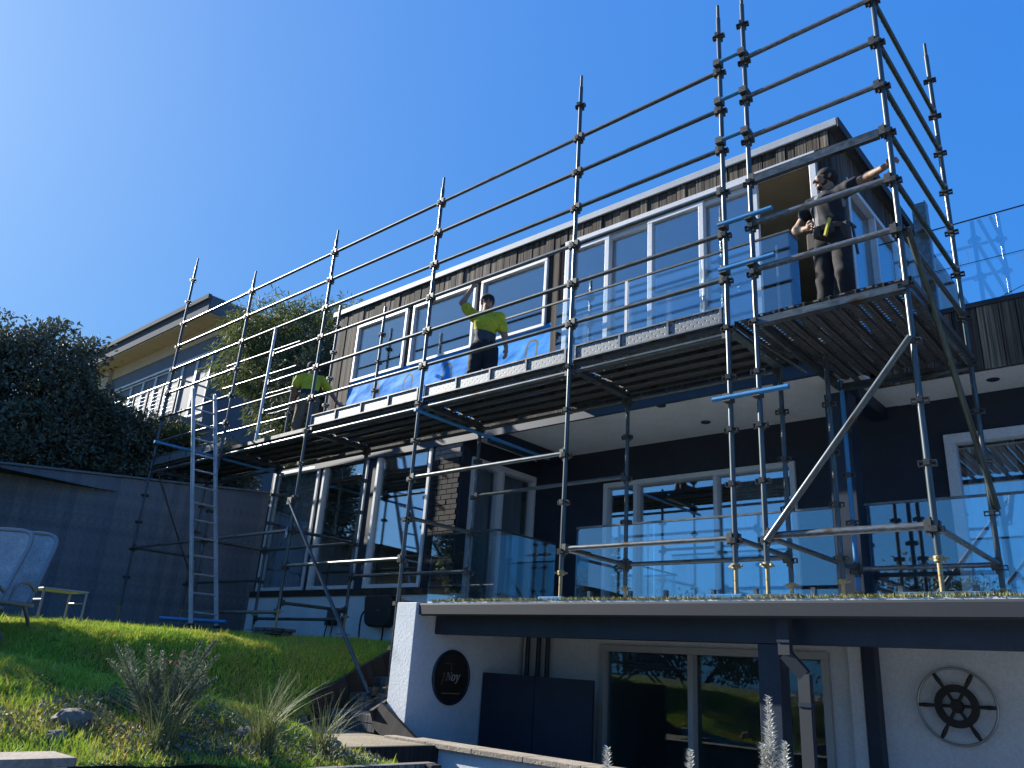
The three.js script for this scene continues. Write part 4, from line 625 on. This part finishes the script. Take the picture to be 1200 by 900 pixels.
// ---------------------------------------------------------------- steps, walls, fence
{
  const t = thing('garden_steps', 'dark timber garden steps with a pebble landing beside the white wing wall', 'steps', [-7.8, .0, 1]);
  const peb = std({ color: [.34, .29, .20], map: tGrain, bumpMap: tRenderB, bumpScale: .006, roughness: .95 });
  add(t, 'landing', bx(-8.7, -6.70, .5, .90, .46, 1.78, .005), peb, 'sunlit pebble landing');
  add(t, 'nosing', bx(-6.70, -6.62, .62, .905, .46, 1.80, .006), M.sleeper);
  for (let k = 0; k < 3; k++) { add(t, 'riser', bx(-6.62 + k * .34 - .06, -6.62 + k * .34, .32 - k * .2, .62 - k * .2 - (k ? .02 : 0), .46, 1.80, .006).translate(.34, 0, 0), M.sleeper); add(t, 'tread', bx(-6.62 + k * .34, -6.28 + k * .34, .55 - k * .2, .6 - k * .2, .47, 1.79), peb); }
  // upper flight beside the wing wall, lit look of its risers put in the grey
  for (let k = 0; k < 5; k++) { const z = .40 - k * .33, y = .905 + k * .185; add(t, 'riser', [bx(-8.68, -7.78, y, y + .085, z - .05, z, .006), bx(-8.68, -7.78, y + .09, y + .175, z - .05, z + .004, .006)], M.sleeperGrey, 'riser boards in a pale grey that carries their lit look'); add(t, 'tread', bx(-8.68, -7.78, y + .12, y + .182, z - .33, z - .052, .006), M.sleeperGrey); }
  add(t, 'stringer', [obox([-8.72, 1.06, .52], [-8.72, 2.02, -1.35], .05, .34)], M.sleeper); add(t, 'stringer', [obox([-7.745, 1.0, .44], [-7.745, 2.0, -1.5], .045, .3)], M.sleeper);
  add(t, 'stringer', obox([-7.72, 1.10, .43], [-5.4, -.05, .43], .05, .26), M.sleeper); add(t, 'stringer', obox([-7.55, 1.02, 1.82], [-5.45, -.1, 1.82], .06, .26), M.sleeper);
  add(t, 'end_post', bx(-8.78, -8.69, .8, 1.14, .42, .56, .006), M.sleeper);
}
{
  const t = thing('garden_wall', 'low white garden wall with a stone capping in front of the patio', 'wall', [-6, 0, .45]);
  add(t, 'wall', bx(-7.34, -1.2, 0, .875, .335, .55), M.white); let x = -7.38; while (x < -1.2) { const b = x + .62; add(t, 'capping_stone', bx(x, b - .006, .877, .925, .31, .60, .006), M.stone); x = b; }
  const u = thing('garden_wall', 'grey sleeper retaining wall at the foot of the garden bed', 'wall', [-5.35, 0, 3]);
  for (let k = 0; k < 4; k++) for (const [a, b] of [[1.88, 3.3], [3.31, 4.5]]) add(u, 'sleeper', bx(-5.36, -5.26, .0 + k * .235, .228 + k * .235 + (k === 3 ? .01 : 0), a, b, .008), M.sleeperGrey);
  for (const z of [1.95, 3.3]) add(u, 'post', bx(-5.255, -5.19, 0, .94, z - .05, z + .05, .005), M.sleeper);
  const v = thing('garden_wall', 'stone capped white retaining wall beside the ground cover plants', 'wall', [-5.35, 0, 5.5]);
  add(v, 'wall', bx(-5.36, -5.2, 0, 1.02, 4.52, 8.5), M.white); let z = 4.51; while (z < 8.4) { add(v, 'capping_stone', bx(-5.42, -5.12, 1.022, 1.065, z, z + .594, .008), M.stone); z += .6; }
}
{ // tall dark fence behind the lawn, each board a piece
  const t = thing('timber_fence', 'tall dark timber fence at the end of the shaded lawn', 'fence', [-18, 1.9, -1]);
  const fm = [[.20, .22, .245], [.23, .245, .26], [.18, .20, .225]]
    .map(c => std({ color: c, map: tGrain, roughness: .85 }));
  const A = V(-18.4, 0, 3.6), B = V(-16.4, 0, -4.2), d = B.clone().sub(A), n = 55; const ang = Math.atan2(-d.z, d.x);
  for (let i = 0; i < n; i++) { const p = A.clone().addScaledVector(d, (i + .5) / n), y1 = 4.62 + .5 * (i / n) + rr(-.008, .008); const g = bx(-.0735, .0735, 1.5, y1, -.012, .012, .002); g.rotateY(ang); g.translate(p.x, 0, p.z); add(t, 'board', g, fm[Math.floor(rnd() * 3)]); }
  for (let i = 0; i <= 4; i++) { const p = A.clone().addScaledVector(d, i / 4); const g = bx(-.06, .06, 1.9, 4.6 + .5 * i / 4, -.16, -.04); g.rotateY(ang); g.translate(p.x, 0, p.z); add(t, 'post', g, fm[0]); }
  for (const [y, dy] of [[2.4, 0], [4.3, .5]]) add(t, 'rail', obox([A.x - .05, y, A.z], [B.x - .05, y + dy, B.z], .05, .09), fm[1]);
  { const g = bx(-4.05, 4.05, 1.4, 4.5, -.62, -.3); g.rotateY(ang); g.translate((A.x + B.x) / 2, 0, (A.z + B.z) / 2); add(t, 'retaining_wall', g, fm[0]); }
  add(t, 'cap_rail', obox([A.x, 4.64, A.z], [B.x, 5.15, B.z], .1, .04), fm[1]);
  const w = thing('timber_fence', 'dark side fence between the neighbour and the lower windows', 'fence', [-15.5, 1.9, -5]);
  for (let i = 0; i < 16; i++) { const x = -16.3 + i * .14; add(w, 'board', bx(x, x + .139, 1.5, 4.9, -4.3, -4.27, .004), fm[i % 3]); } add(w, 'rail', bx(-16.3, -14.05, 4.2, 4.3, -4.36, -4.302), fm[0]);
}
// ---------------------------------------------------------------- loungers and stool
{
  const fr = std({ color: [.24, .25, .27], metalness: .4, roughness: .45 }), sling = std({ color: [.56, .56, .57], map: tGrain, roughness: .9, side: THREE.DoubleSide });
  function lounger(label, x, y, z, yaw, lift) {
    const t = thing('sun_lounger', label, 'sun lounger', [x, y, z], 'folded sun loungers by the fence'); t.rotation.y = yaw;
    const P = (g, n, m) => { if (Array.isArray(g)) g = mergeGeometries(g.map(q => q.index ? q.toNonIndexed() : q)); const q = new THREE.Mesh(g, m); q.name = n; q.castShadow = q.receiveShadow = true; t.add(q); return q; };
    // local: length along +z, seat from z 0..1.2 at y .33+lift, back rises at z 0
    const s = .33 + lift;
    P([tb([-.31, s, -.1], [-.31, s - .02, 1.25], .02, 8), tb([.31, s, -.1], [.31, s - .02, 1.25], .02, 8), tb([-.31, s - .02, 1.25], [.31, s - .02, 1.25], .02, 8)], 'seat_frame', fr);
    P(new THREE.BoxGeometry(.58, .008, 1.3).translate(0, s - .005, .57), 'seat_sling', sling);
    const bk = [0, s + .72, -.32], q = (u, v) => [u, s + .02 + .72 * v, -.02 - .30 * v];
    P([curve([q(-.30, 0), q(-.31, .5), q(-.30, .92), q(-.24, 1.0), q(0, 1.02), q(.24, 1.0), q(.30, .92), q(.31, .5), q(.30, 0)], .021, 60, 8)], 'back_frame', fr);
    const g = new THREE.PlaneGeometry(.58, .76, 6, 6).rotateX(-.39).translate(0, s + .38, -.17); P(g, 'back_sling', sling);
    for (const u of [-.31, .31]) { P(curve([[u, s, .1], [u, s - .12, -.05], [u, s - .30, -.25], [u, .0, -.38]], .019, 24, 8), 'leg', fr); P(curve([[u, s - .02, .95], [u, s - .15, 1.02], [u, .0, 1.2]], .019, 20, 8), 'leg', fr); P(curve([[u, s + .14, -.08], [u, s + .2, .1], [u, s + .17, .34], [u, s, .42]], .017, 24, 8), 'arm_rest', fr); }
    return t;
  }
  lounger('grey sling sun lounger stacked on top with its back raised', -9.45, 1.45, 4.05, .75, .08);
  lounger('grey sling sun lounger half hidden behind another lounger', -10.0, 1.6, 3.62, .85, .0);
  const t = thing('stool', 'low pale metal side table on the shaded lawn', 'table', [-10.9, 1.84, 2.75]);
  add(t, 'top', bx(-11.15, -10.65, 2.15, 2.17, 2.5, 3.0, .006), fr); for (const [a, b] of [[-11.14, 2.52], [-10.66, 2.52], [-11.14, 2.98], [-10.66, 2.98]]) add(t, 'leg', tb([a, 1.84, b], [a, 2.15, b], .014, 8), fr);
  add(t, 'stretcher', [tb([-11.14, 2.04, 2.52], [-10.66, 2.04, 2.52], .01, 6), tb([-11.14, 2.04, 2.98], [-10.66, 2.04, 2.98], .01, 6)], fr);
}
// ---------------------------------------------------------------- neighbour house
{
  const t = thing('neighbour_house', 'grey neighbouring house with a wide tan soffit above the hedge', 'house', [-26, 4.5, -6]);
  const z = -3.0;
  const rf = add(t, 'roof', bx(-36, -21.15, 11.08, 11.22, -14, z + .02), M.greyWall); add(rf, 'fascia', [bx(-36, -21.12, 10.72, 11.10, z + .02, z + .06), bx(-36, -21.1, 11.10, 11.24, z + .03, z + .14)], phy({ color: [.095, .11, .135], map: tRender, roughness: .9, specularIntensity: .2 })); add(rf, 'fascia', bx(-21.15, -21.11, 10.72, 11.22, -14, z + .019), M.greyWall);
  add(t, 'soffit', bx(-36, -21.16, 10.68, 10.72, -14, z + .018), M.tan);
  add(t, 'wall', bx(-36, -28.75, 4.4, 10.67, -12, -3.45), M.tan); add(t, 'wall', bx(-28.74, -21.5, 10.3, 10.675, -12, -3.56), M.tan, 'tan band above the windows'); add(t, 'wall', bx(-28.74, -21.5, 4.4, 10.29, -12, -3.6), M.greyWall);
  add(t, 'balcony_floor', bx(-28.7, -21.3, 7.35, 7.6, -3.59, -2.6), M.greyWall);
  for (let i = 0; i < 8; i++) { const a = -28.55 + i * .88; const w = windowZ(t, a, a + .86, 7.9, 9.72, -3.57, { glass: glassRef, f: .05, mat: M.alu }); }
  add(t, 'head_rail', bx(-28.7, -21.4, 9.74, 9.80, -3.598, -3.5), M.alu);
  add(t, 'handrail', [tb([-28.7, 8.6, -2.68], [-21.35, 8.6, -2.68], .03, 8), tb([-21.35, 8.6, -2.68], [-21.35, 8.6, -3.5], .03, 8)], M.alu);
  for (let i = 0; i < 9; i++) add(t, 'baluster_post', bx(-28.65 + i * .91 - .025, -28.65 + i * .91 + .025, 7.6, 8.57, -2.71, -2.66), M.frameDark);
  for (let i = 0; i < 7; i++) add(t, 'cable', tb([-28.7, 7.72 + i * .12, -2.685], [-21.35, 7.72 + i * .12, -2.685], .008, 5), M.alu);
}
// ---------------------------------------------------------------- vegetation
const leafTex = tex(64, (u, v) => 0.7 + .3 * fbm(u, v, 6, 3, 301), true, 1);
const leafMat = (c, tr = .25) => phy({ color: c, map: leafTex, roughness: .8, side: THREE.DoubleSide, transmission: tr, thickness: 0 });
function leaf(P, len, wid, dir, up, arr) {   // folded leaf of two triangles pairs
  const d = dir.clone().normalize(), s = d.clone().cross(up).normalize(), n = s.clone().cross(d); const a = P, b = P.clone().addScaledVector(d, len * .5).addScaledVector(s, wid).addScaledVector(n, wid * .3), c = P.clone().addScaledVector(d, len).addScaledVector(n, -len * .12), e = P.clone().addScaledVector(d, len * .5).addScaledVector(s, -wid).addScaledVector(n, wid * .3);
  for (const v of [a, b, c, a, c, e]) arr.push(v.x, v.y, v.z);
}
function leafGeo(arr) { const g = new THREE.BufferGeometry(); g.setAttribute('position', new THREE.Float32BufferAttribute(arr, 3)); const n = arr.length / 3, uv = new Float32Array(n * 2); for (let i = 0; i < n; i++) { uv[2 * i] = arr[3 * i] * 3 + arr[3 * i + 2]; uv[2 * i + 1] = arr[3 * i + 1] * 3; } g.setAttribute('uv', new THREE.BufferAttribute(uv, 2)); g.computeVertexNormals(); return g; }
const rv = () => V(rr(-1, 1), rr(-1, 1), rr(-1, 1)).normalize();
function tree(name, label, base, h, lobes, o) {   // lobes: [x,y,z,rx,ry,rz] in world metres
  const t = thing(name, label, 'tree', base, o.group), [bx0, by, bz] = base, tg = [];
  tg.push(tb([bx0, by, bz], [bx0 + rr(-.2, .2), by + h * .45, bz + rr(-.2, .2)], o.tr, 9, o.tr * .65));
  for (const [x, y, z, rx, ry] of lobes) { const m = [bx0 + (x - bx0) * .35 + rr(-.1, .1), by + h * .4 + (y - by - h * .4) * .4, bz + (z - bz) * .35]; tg.push(tb([bx0, by + h * .3, bz], m, o.tr * .55, 7, o.tr * .4), tb(m, [x, y, z], o.tr * .4, 7, o.tr * .12)); for (let k = 0; k < 4; k++) { const q = rv(); tg.push(tb([x, y - ry * .3, z], [x + q.x * rx * .8, y + q.y * ry * .7, z + q.z * rx * .8], o.tr * .14, 5, .008)); } }
  add(t, 'trunk', tg, std({ color: [.07, .055, .04], map: tWood, roughness: .95 }));
  const cols = o.cols.map(() => []);
  const vol = lobes.map(l => l[3] * l[4] * l[5]), tot = vol.reduce((a, b) => a + b, 0);
  lobes.forEach(([x, y, z, rx, ry, rz], li) => {
    const clumps = Math.max(8, Math.round(o.clumps * vol[li] / tot));
    for (let c = 0; c < clumps; c++) {
      const q = rv(), rad = Math.pow(rnd(), .4) * (.72 + .38 * vnoise(q.x * 3 + 20, q.y * 3 + q.z * 5 + 20, 64, li + 7)); const cx = x + q.x * rx * rad, cy = y + q.y * ry * rad, cz = z + q.z * rz * rad, ci = Math.floor(rnd() * cols.length), sz = o.clumpR * rr(.6, 1.2);
      for (let k = 0; k < o.leaves; k++) { const w = rv(), rad2 = sz * Math.cbrt(rnd()); const dir = rv().add(q.clone().multiplyScalar(.8)).add(V(0, o.droop ?? -.25, 0)); leaf(V(cx + w.x * rad2, cy + w.y * rad2 * .8, cz + w.z * rad2), o.len * rr(.7, 1.3), o.wid * rr(.7, 1.2), dir, rv(), cols[ci]); }
    }
  });
  cols.forEach((a, i) => a.length && add(t, 'crown', leafGeo(a), o.mats[i])); return t;
}
const gDark = [[.08, .105, .065], [.115, .14, .085], [.15, .17, .12]].map(c => leafMat(c, .2)), gMid = [[.13, .17, .04], [.18, .22, .05], [.25, .27, .07]].map(c => leafMat(c, .45)), gGrey = [[.15, .175, .12], [.10, .125, .08], [.19, .21, .15]].map(c => leafMat(c, .2));
// hedge and trees beyond the fence
tree('hedge_tree', 'dense dark tree with grey green leaf tips behind the timber fence', [-19.4, 4.4, 1.1], 3.5, [[-19.3, 6.7, 1.5, 1.7, 1.6, 1.7], [-19.3, 5.6, .2, 1.5, 1.3, 1.6], [-19.0, 5.3, 2.4, 1.4, 1.2, 1.4], [-18.9, 7.4, 1.2, 1.0, .85, 1.1], [-18.9, 5.2, 1.2, 1.3, 1.0, 1.6]], { tr: .14, cols: [0, 0, 0], mats: [gDark[1], gDark[2], gGrey[0]], clumps: 1300, clumpR: .32, leaves: 26, len: .12, wid: .03 });
tree('hedge_tree', 'grey leafed shrub tree at the outer end of the timber fence', [-19.4, 4.4, 2.9], 3, [[-19.4, 6.0, 2.7, 1.2, 1.3, .9], [-19.5, 7.0, 2.3, .9, .8, .7]], { tr: .12, cols: [0, 0, 0], mats: [gDark[1], gGrey[0], gGrey[1]], clumps: 600, clumpR: .3, leaves: 26, len: .12, wid: .03 });
tree('hedge_tree', 'low dark tree under the neighbouring balcony behind the fence', [-18.6, 4.4, -1.0], 2.2, [[-18.6, 5.7, -.9, 1.2, 1.0, 1.4], [-18.0, 5.5, -2.3, 1.1, .8, 1.2], [-18.9, 6.2, .1, 1.0, .8, .9]], { tr: .11, cols: [0, 0, 0], mats: [gDark[0], gDark[1], gDark[2]], clumps: 1100, clumpR: .3, leaves: 26, len: .12, wid: .03 });
// feathery green tree between the two houses
tree('bamboo_tree', 'feathery bright green tree between the neighbour and the timber wall', [-17.4, 2.1, -4.6], 7, [[-17.3, 9.2, -3.9, 1.7, 1.1, 1.6], [-16.9, 9.6, -4.9, 1.3, 1.0, 1.3], [-17.5, 8.3, -3.0, 1.3, 1.0, 1.2], [-16.6, 8.3, -4.6, 1.2, 1.3, 1.1], [-17.6, 9.2, -2.7, 1.0, .7, .9], [-17.0, 7.3, -3.6, 1.1, .9, 1.0]], { tr: .12, cols: [0, 0, 0], mats: [gMid[0], gMid[1], gMid[2]], clumps: 1150, clumpR: .36, leaves: 28, len: .16, wid: .017, droop: -.7 });
tree('bamboo_tree', 'dark twiggy tree against the end of the timber wall', [-15.2, 2.0, -3.4], 5, [[-15.3, 7.2, -3.0, 1.0, 1.2, .9], [-14.9, 6.0, -3.0, .8, 1.0, .7], [-15.2, 8.2, -3.6, .9, .8, .9]], { tr: .1, cols: [0, 0, 0], mats: [gDark[0], gDark[1], gMid[0]], clumps: 480, clumpR: .3, leaves: 24, len: .14, wid: .017, droop: -.6 });
{ // spiky plant
  const t = thing('yucca_plant', 'spiky yucca below the neighbouring balcony', 'plant', [-17.6, 4.6, -1.35]); const a = []; for (let i = 0; i < 70; i++) { const th = rr(0, 6.28), el = rr(-.1, 1.3); leaf(V(-17.6, 5.95, -1.35), rr(.5, .75), .022, V(Math.cos(th) * Math.cos(el), Math.sin(el), Math.sin(th) * Math.cos(el)), V(.1, 1, .1), a); }
  add(t, 'leaves', leafGeo(a), gMid[0]); add(t, 'trunk', tb([-17.6, 4.5, -1.35], [-17.6, 5.98, -1.35], .07, 9), std({ color: [.09, .07, .05], map: tWood, roughness: .95 }));
}
tree('garden_tree', 'leafy garden tree beyond the lounger end of the lawn shading the loungers', [-14.6, 1.85, 5.6], 3, [[-14.5, 4.6, 5.3, 1.3, 1.0, .9], [-14.9, 5.2, 5.0, .9, .7, .8], [-14.2, 3.9, 5.0, 1.0, .8, .9]], { tr: .1, cols: [0, 0], mats: [gDark[1], gMid[0]], clumps: 420, clumpR: .32, leaves: 22, len: .13, wid: .03 });
// trees across the garden, out of view, mirrored in the glass
for (const [x, z, s] of [[-24, 17, 1.0], [-17, 20, .9], [-9, 22, 1.1], [-2, 21, .95], [5, 19, 1.1]]) tree('garden_tree', 'broad leafy garden tree across the garden mirrored in the window glass', [x, 0, z], 4 * s, [[x, 4.2 * s, z, 2.6 * s, 1.7 * s, 2.4 * s], [x + 2 * s, 3.2 * s, z + .5, 2 * s, 1.4 * s, 1.9 * s], [x - 2.1 * s, 3.0 * s, z, 1.9 * s, 1.4 * s, 1.9 * s]], { tr: .2, cols: [0, 0], mats: [gDark[1], gMid[0]], clumps: 320, clumpR: .6, leaves: 26, len: .18, wid: .05, group: 'trees mirrored in the glass' });
// grass
{
  const blade = new THREE.BufferGeometry(); blade.setAttribute('position', new THREE.Float32BufferAttribute([-.004, 0, 0, .004, 0, 0, .003, .03, .006, -.004, 0, 0, .003, .03, .006, -.002, .031, .006, -.002, .031, .006, .003, .03, .006, .001, .06, .022], 3)); blade.setAttribute('uv', new THREE.Float32BufferAttribute(new Array(18).fill(.5), 2)); blade.computeVertexNormals();
  const pts = []; const N = 300000;
  let guard = 0; while (pts.length < N && guard++ < N * 6) {
    const near = rnd(); const x = near < .8 ? rr(-10.6, -5.37) : rr(-15, -9.5), z = near < .8 ? rr(-1.2, 5.6) : rr(-1.6, 5);
    if (inSteps(x, z)) continue; if (x > -6.7 - .35 * Math.sin(z * 2.1) && rnd() > .3) continue; if (fbm(x / 3 + 9, z / 3 + 9, 6, 3, 77) < .22) continue;
    pts.push([x, z]);
  }
  const im = new THREE.InstancedMesh(blade, phy({ color: col(.40, .51, .05), roughness: .95, side: THREE.DoubleSide, transmission: .22, thickness: 0 }), pts.length), m = new THREE.Matrix4(), q = new THREE.Quaternion(), e = new THREE.Euler(), c = new THREE.Color();
  pts.forEach(([x, z], i) => { e.set(rr(-.5, .5), rr(0, 6.28), rr(-.5, .5)); q.setFromEuler(e); const s = rr(.55, 1.1) * (.7 + .75 * fbm(x / 2 + 7, z / 2 + 7, 9, 3, 83)) * (rnd() < .02 ? 1.7 : 1); m.compose(V(x, lawnY(x, z) - .004, z), q, V(s * 1.2, s, s)); im.setMatrixAt(i, m); const k = rr(.6, 1.25), f = fbm(x / 4 + 5, z / 4 + 5, 12, 4, 79), dry = rnd() < .07 + Math.max(0, f - .52) * 2.2; dry ? im.setColorAt(i, c.setRGB(k * 1.25, k * .78, k * 1.8)) : im.setColorAt(i, c.setRGB(k * (.78 + .45 * f), k, k * (.7 + .5 * rnd()))); });
  im.name = 'lawn_grass'; im.userData = { label: 'lawn grass covering the mound and the strip below it', category: 'grass', kind: 'stuff' }; im.castShadow = im.receiveShadow = true; scene.add(im);
}
// rocks
function rock(label, x, z, s, sq, sd) { const g = mergeVertices(new THREE.IcosahedronGeometry(1, 5).deleteAttribute('normal').deleteAttribute('uv')); const p = g.attributes.position, v = V(0, 0, 0); for (let i = 0; i < p.count; i++) { v.fromBufferAttribute(p, i); const n = fbm(v.x * .5 + 3 + sd, v.y * .5 + v.z * .31 + 3, 8, 4, sd), f = .95 + .35 * (n - .5) - .10 * Math.round(2.4 * fbm(v.z * .12 + 3, v.x * .12 + 4, 8, 1, sd + 5)); v.multiplyScalar(f); p.setXYZ(i, v.x * s, v.y * s * sq, v.z * s); } let h = toCreasedNormals(g, .5); h = uvBox(h); h.rotateY(sd); h.translate(x, lawnY(x, z) + s * sq * .25, z); solo('garden_rock', h, std({ color: [.25, .215, .175], map: tGrain, bumpMap: tRenderB, bumpScale: .006, roughness: .95 }), label, 'rock', 'rocks in the garden bed'); }
rock('pale rock among ground cover near the stone capped retaining wall', -6.08, 4.2, .13, .8, 3); rock('small grey rock low in the dry ground cover', -5.85, 4.36, .085, .6, 9); rock('flat brown rock beside the feathery shrub', -6.1, 2.95, .16, .5, 5); rock('angular rock at the corner of the timber steps', -6.25, 2.12, .13, .75, 12); rock('grey rock in shade beside the long grass tuft', -5.9, 2.5, .12, .6, 15);
// feathery shrub
{
  const bx0 = -5.95, bz = 3.72, by = lawnY(bx0, bz) - .02, t = thing('feathery_shrub', 'upright feathery grey green shrub in front of the mound', 'shrub', [bx0, by, bz]), st = [], a = [[], []];
  for (let i = 0; i < 22; i++) { const th = rr(0, 6.28), r = rr(.02, .16), lean = rr(.03, .46), h = rr(.26, .64); const p0 = V(bx0 + Math.cos(th) * r * .5, by, bz + Math.sin(th) * r * .5), p1 = p0.clone().add(V(Math.cos(th) * lean * .35, h * .62, Math.sin(th) * lean * .35)), p2 = p0.clone().add(V(Math.cos(th) * lean * 1.1, h, Math.sin(th) * lean * 1.1)); const cv = new THREE.QuadraticBezierCurve3(p0, p1, p2); st.push(new THREE.TubeGeometry(cv, 10, .004, 5).toNonIndexed()); const nl = Math.round(95 + 70 * rnd()); for (let k = 0; k < nl; k++) { const u = .25 + .75 * k / nl, P = cv.getPoint(u), T = cv.getTangent(u), az = k * 2.4 + rr(-.3, .3); const s = V(Math.cos(az), .1, Math.sin(az)); leaf(P, rr(.04, .085) * (1.1 - .85 * Math.pow(u, 4)), .0068, T.clone().multiplyScalar(rr(.7, 1.3)).add(s), T, a[k % 2]); } }
  add(t, 'stem', st, std({ color: [.07, .05, .035], roughness: .9 })); add(t, 'foliage', leafGeo(a[0]), leafMat([.22, .27, .16], .2)); add(t, 'foliage', leafGeo(a[1]), leafMat([.30, .34, .24], .2));
}
{ // bare twiggy plant with a few reddish leaves
  const x0 = -6.15, z0 = 3.6, y0 = lawnY(x0, z0), t = thing('twiggy_plant', 'bare twiggy plant with reddish leaf tips beside the feathery shrub', 'plant', [x0, y0, z0]), st = [], a = []; const grow = (P, d, l, r, n) => { const Q = P.clone().addScaledVector(d, l); st.push(tb([P.x, P.y, P.z], [Q.x, Q.y, Q.z], r, 5, r * .7)); if (!n) { for (let k = 0; k < 5; k++) leaf(Q, rr(.02, .035), .008, rv(), rv(), a); return; } for (let k = 0; k < 3; k++) grow(Q, d.clone().multiplyScalar(1.3).add(rv().multiplyScalar(.75)).normalize(), l * rr(.55, .75), r * .65, n - 1); };
  grow(V(x0, y0 - .02, z0), V(.05, 1, .05).normalize(), .24, .006, 2); grow(V(x0, y0 - .02, z0), V(-.2, 1, -.5).normalize(), .22, .006, 2); add(t, 'stem', st, std({ color: [.10, .07, .055], roughness: .9 })); add(t, 'foliage', leafGeo(a), leafMat([.20, .09, .07], .2));
}
// long grass tuft
function tuft(label, x, z, n, h, spread, c, grp) { const y = lawnY(x, z), a = []; for (let i = 0; i < n; i++) { const th = rr(0, 6.28), s = rr(.2, 1) * spread, hh = h * rr(.55, 1), w = rr(.003, .006); let P = V(x + rr(-.06, .06), y, z + rr(-.06, .06)); const seg = 6, dirx = Math.cos(th), dirz = Math.sin(th); const pt = (u) => V(P.x + dirx * s * u * u, P.y + hh * (u - .22 * u * u * (s / spread)), P.z + dirz * s * u * u); for (let k = 0; k < seg; k++) { const A = pt(k / seg), B = pt((k + 1) / seg), wa = w * (1 - k / seg), wb = w * (1 - (k + 1) / seg) + .0003, px = -dirz, pz = dirx; a.push(A.x - px * wa, A.y, A.z - pz * wa, A.x + px * wa, A.y, A.z + pz * wa, B.x + px * wb, B.y, B.z + pz * wb, A.x - px * wa, A.y, A.z - pz * wa, B.x + px * wb, B.y, B.z + pz * wb, B.x - px * wb, B.y, B.z - pz * wb); } }
  solo('grass_tuft', leafGeo(a), leafMat(c, .3), label, 'grass tuft', grp); }
tuft('large tuft of long arching grass blades above the sleeper wall', -5.6, 3.15, 150, .66, .62, [.24, .27, .09]); tuft('loose tuft of long grass beside the stone capped retaining wall', -5.62, 3.85, 100, .55, .5, [.22, .25, .09]); tuft('thin tuft of long grass by the flat brown rock', -5.7, 2.6, 80, .55, .5, [.22, .25, .09]);
// ground cover
{
  const blobs = []; for (let i = 0; i < 46; i++) { const x = rr(-7.0, -5.45), z = rr(2.2, 5.4); blobs.push([x, z]); }
  const arr = [[], [], []]; for (const [x, z] of blobs) { const ci = Math.floor(rnd() * 3); for (let k = 0; k < 150; k++) { const th = rr(0, 6.28), r = .24 * Math.sqrt(rnd()); const px = x + Math.cos(th) * r, pz = z + Math.sin(th) * r; if (px > -5.4) continue; leaf(V(px, lawnY(px, pz) + rr(.0, .11) * (1.1 - r * 3), pz), rr(.02, .05), rr(.006, .014), rv().add(V(0, .7, 0)), rv(), arr[ci]); } }
  const cs = [[.15, .21, .06], [.22, .21, .10], [.17, .20, .14]]; arr.forEach((a, i) => { const m = new THREE.Mesh(leafGeo(a), leafMat(cs[i], .2)); m.name = numbered('ground_cover'); m.castShadow = m.receiveShadow = true; m.userData = { label: ['green ground cover leaves in the garden bed', 'dry yellowish ground cover leaves in the garden bed', 'silvery ground cover leaves in the garden bed'][i], category: 'ground cover', kind: 'stuff' }; scene.add(m); });
}
// silver shrubs rising in front of the patio
function silver(label, x, z, top, n) { const t = thing('silver_shrub', label, 'shrub', [x, 0, z]), a = [], st = []; for (let i = 0; i < n; i++) { const dx = rr(-.09, .09) * (i ? 1 : .2), dz = rr(-.09, .09) * (i ? 1 : .2), h = i ? top * rr(.82, .95) : top; const cv = new THREE.QuadraticBezierCurve3(V(x, 0, z), V(x + dx * .3, h * .6, z + dz * .3), V(x + dx, h, z + dz)); st.push(new THREE.TubeGeometry(cv, 14, .005, 5).toNonIndexed()); for (let k = 0; k < 170; k++) { const u = .62 + .38 * k / 170, P = cv.getPoint(u), az = k * 2.4; leaf(P, rr(.035, .062) * (1.3 - .8 * (u - .62) / .38), .0075, V(Math.cos(az), .9, Math.sin(az)), V(0, 1, .01), a); } } add(t, 'stem', st, std({ color: [.2, .18, .15], roughness: .9 })); add(t, 'foliage', leafGeo(a), leafMat([.68, .69, .64], .15)); }
silver('tall silver leafed shrub in front of the patio doors', -2.28, 2.73, 1.57, 6); silver('small silver shrub tip in front of the black panel', -2.95, 3.06, 1.30, 3); silver('single silver shrub spike in front of the sliding door', -2.62, 2.88, 1.32, 1);
// overhead wire
solo('overhead_wire', curve([[-3.05, 7.0, -6], [0, 6.95, -3.6], [6, 7.6, 2]], .008, 30, 5), M.rubber, 'thin black overhead wire crossing the sky beside the tower', 'wire');

renderer.render(scene, camera);
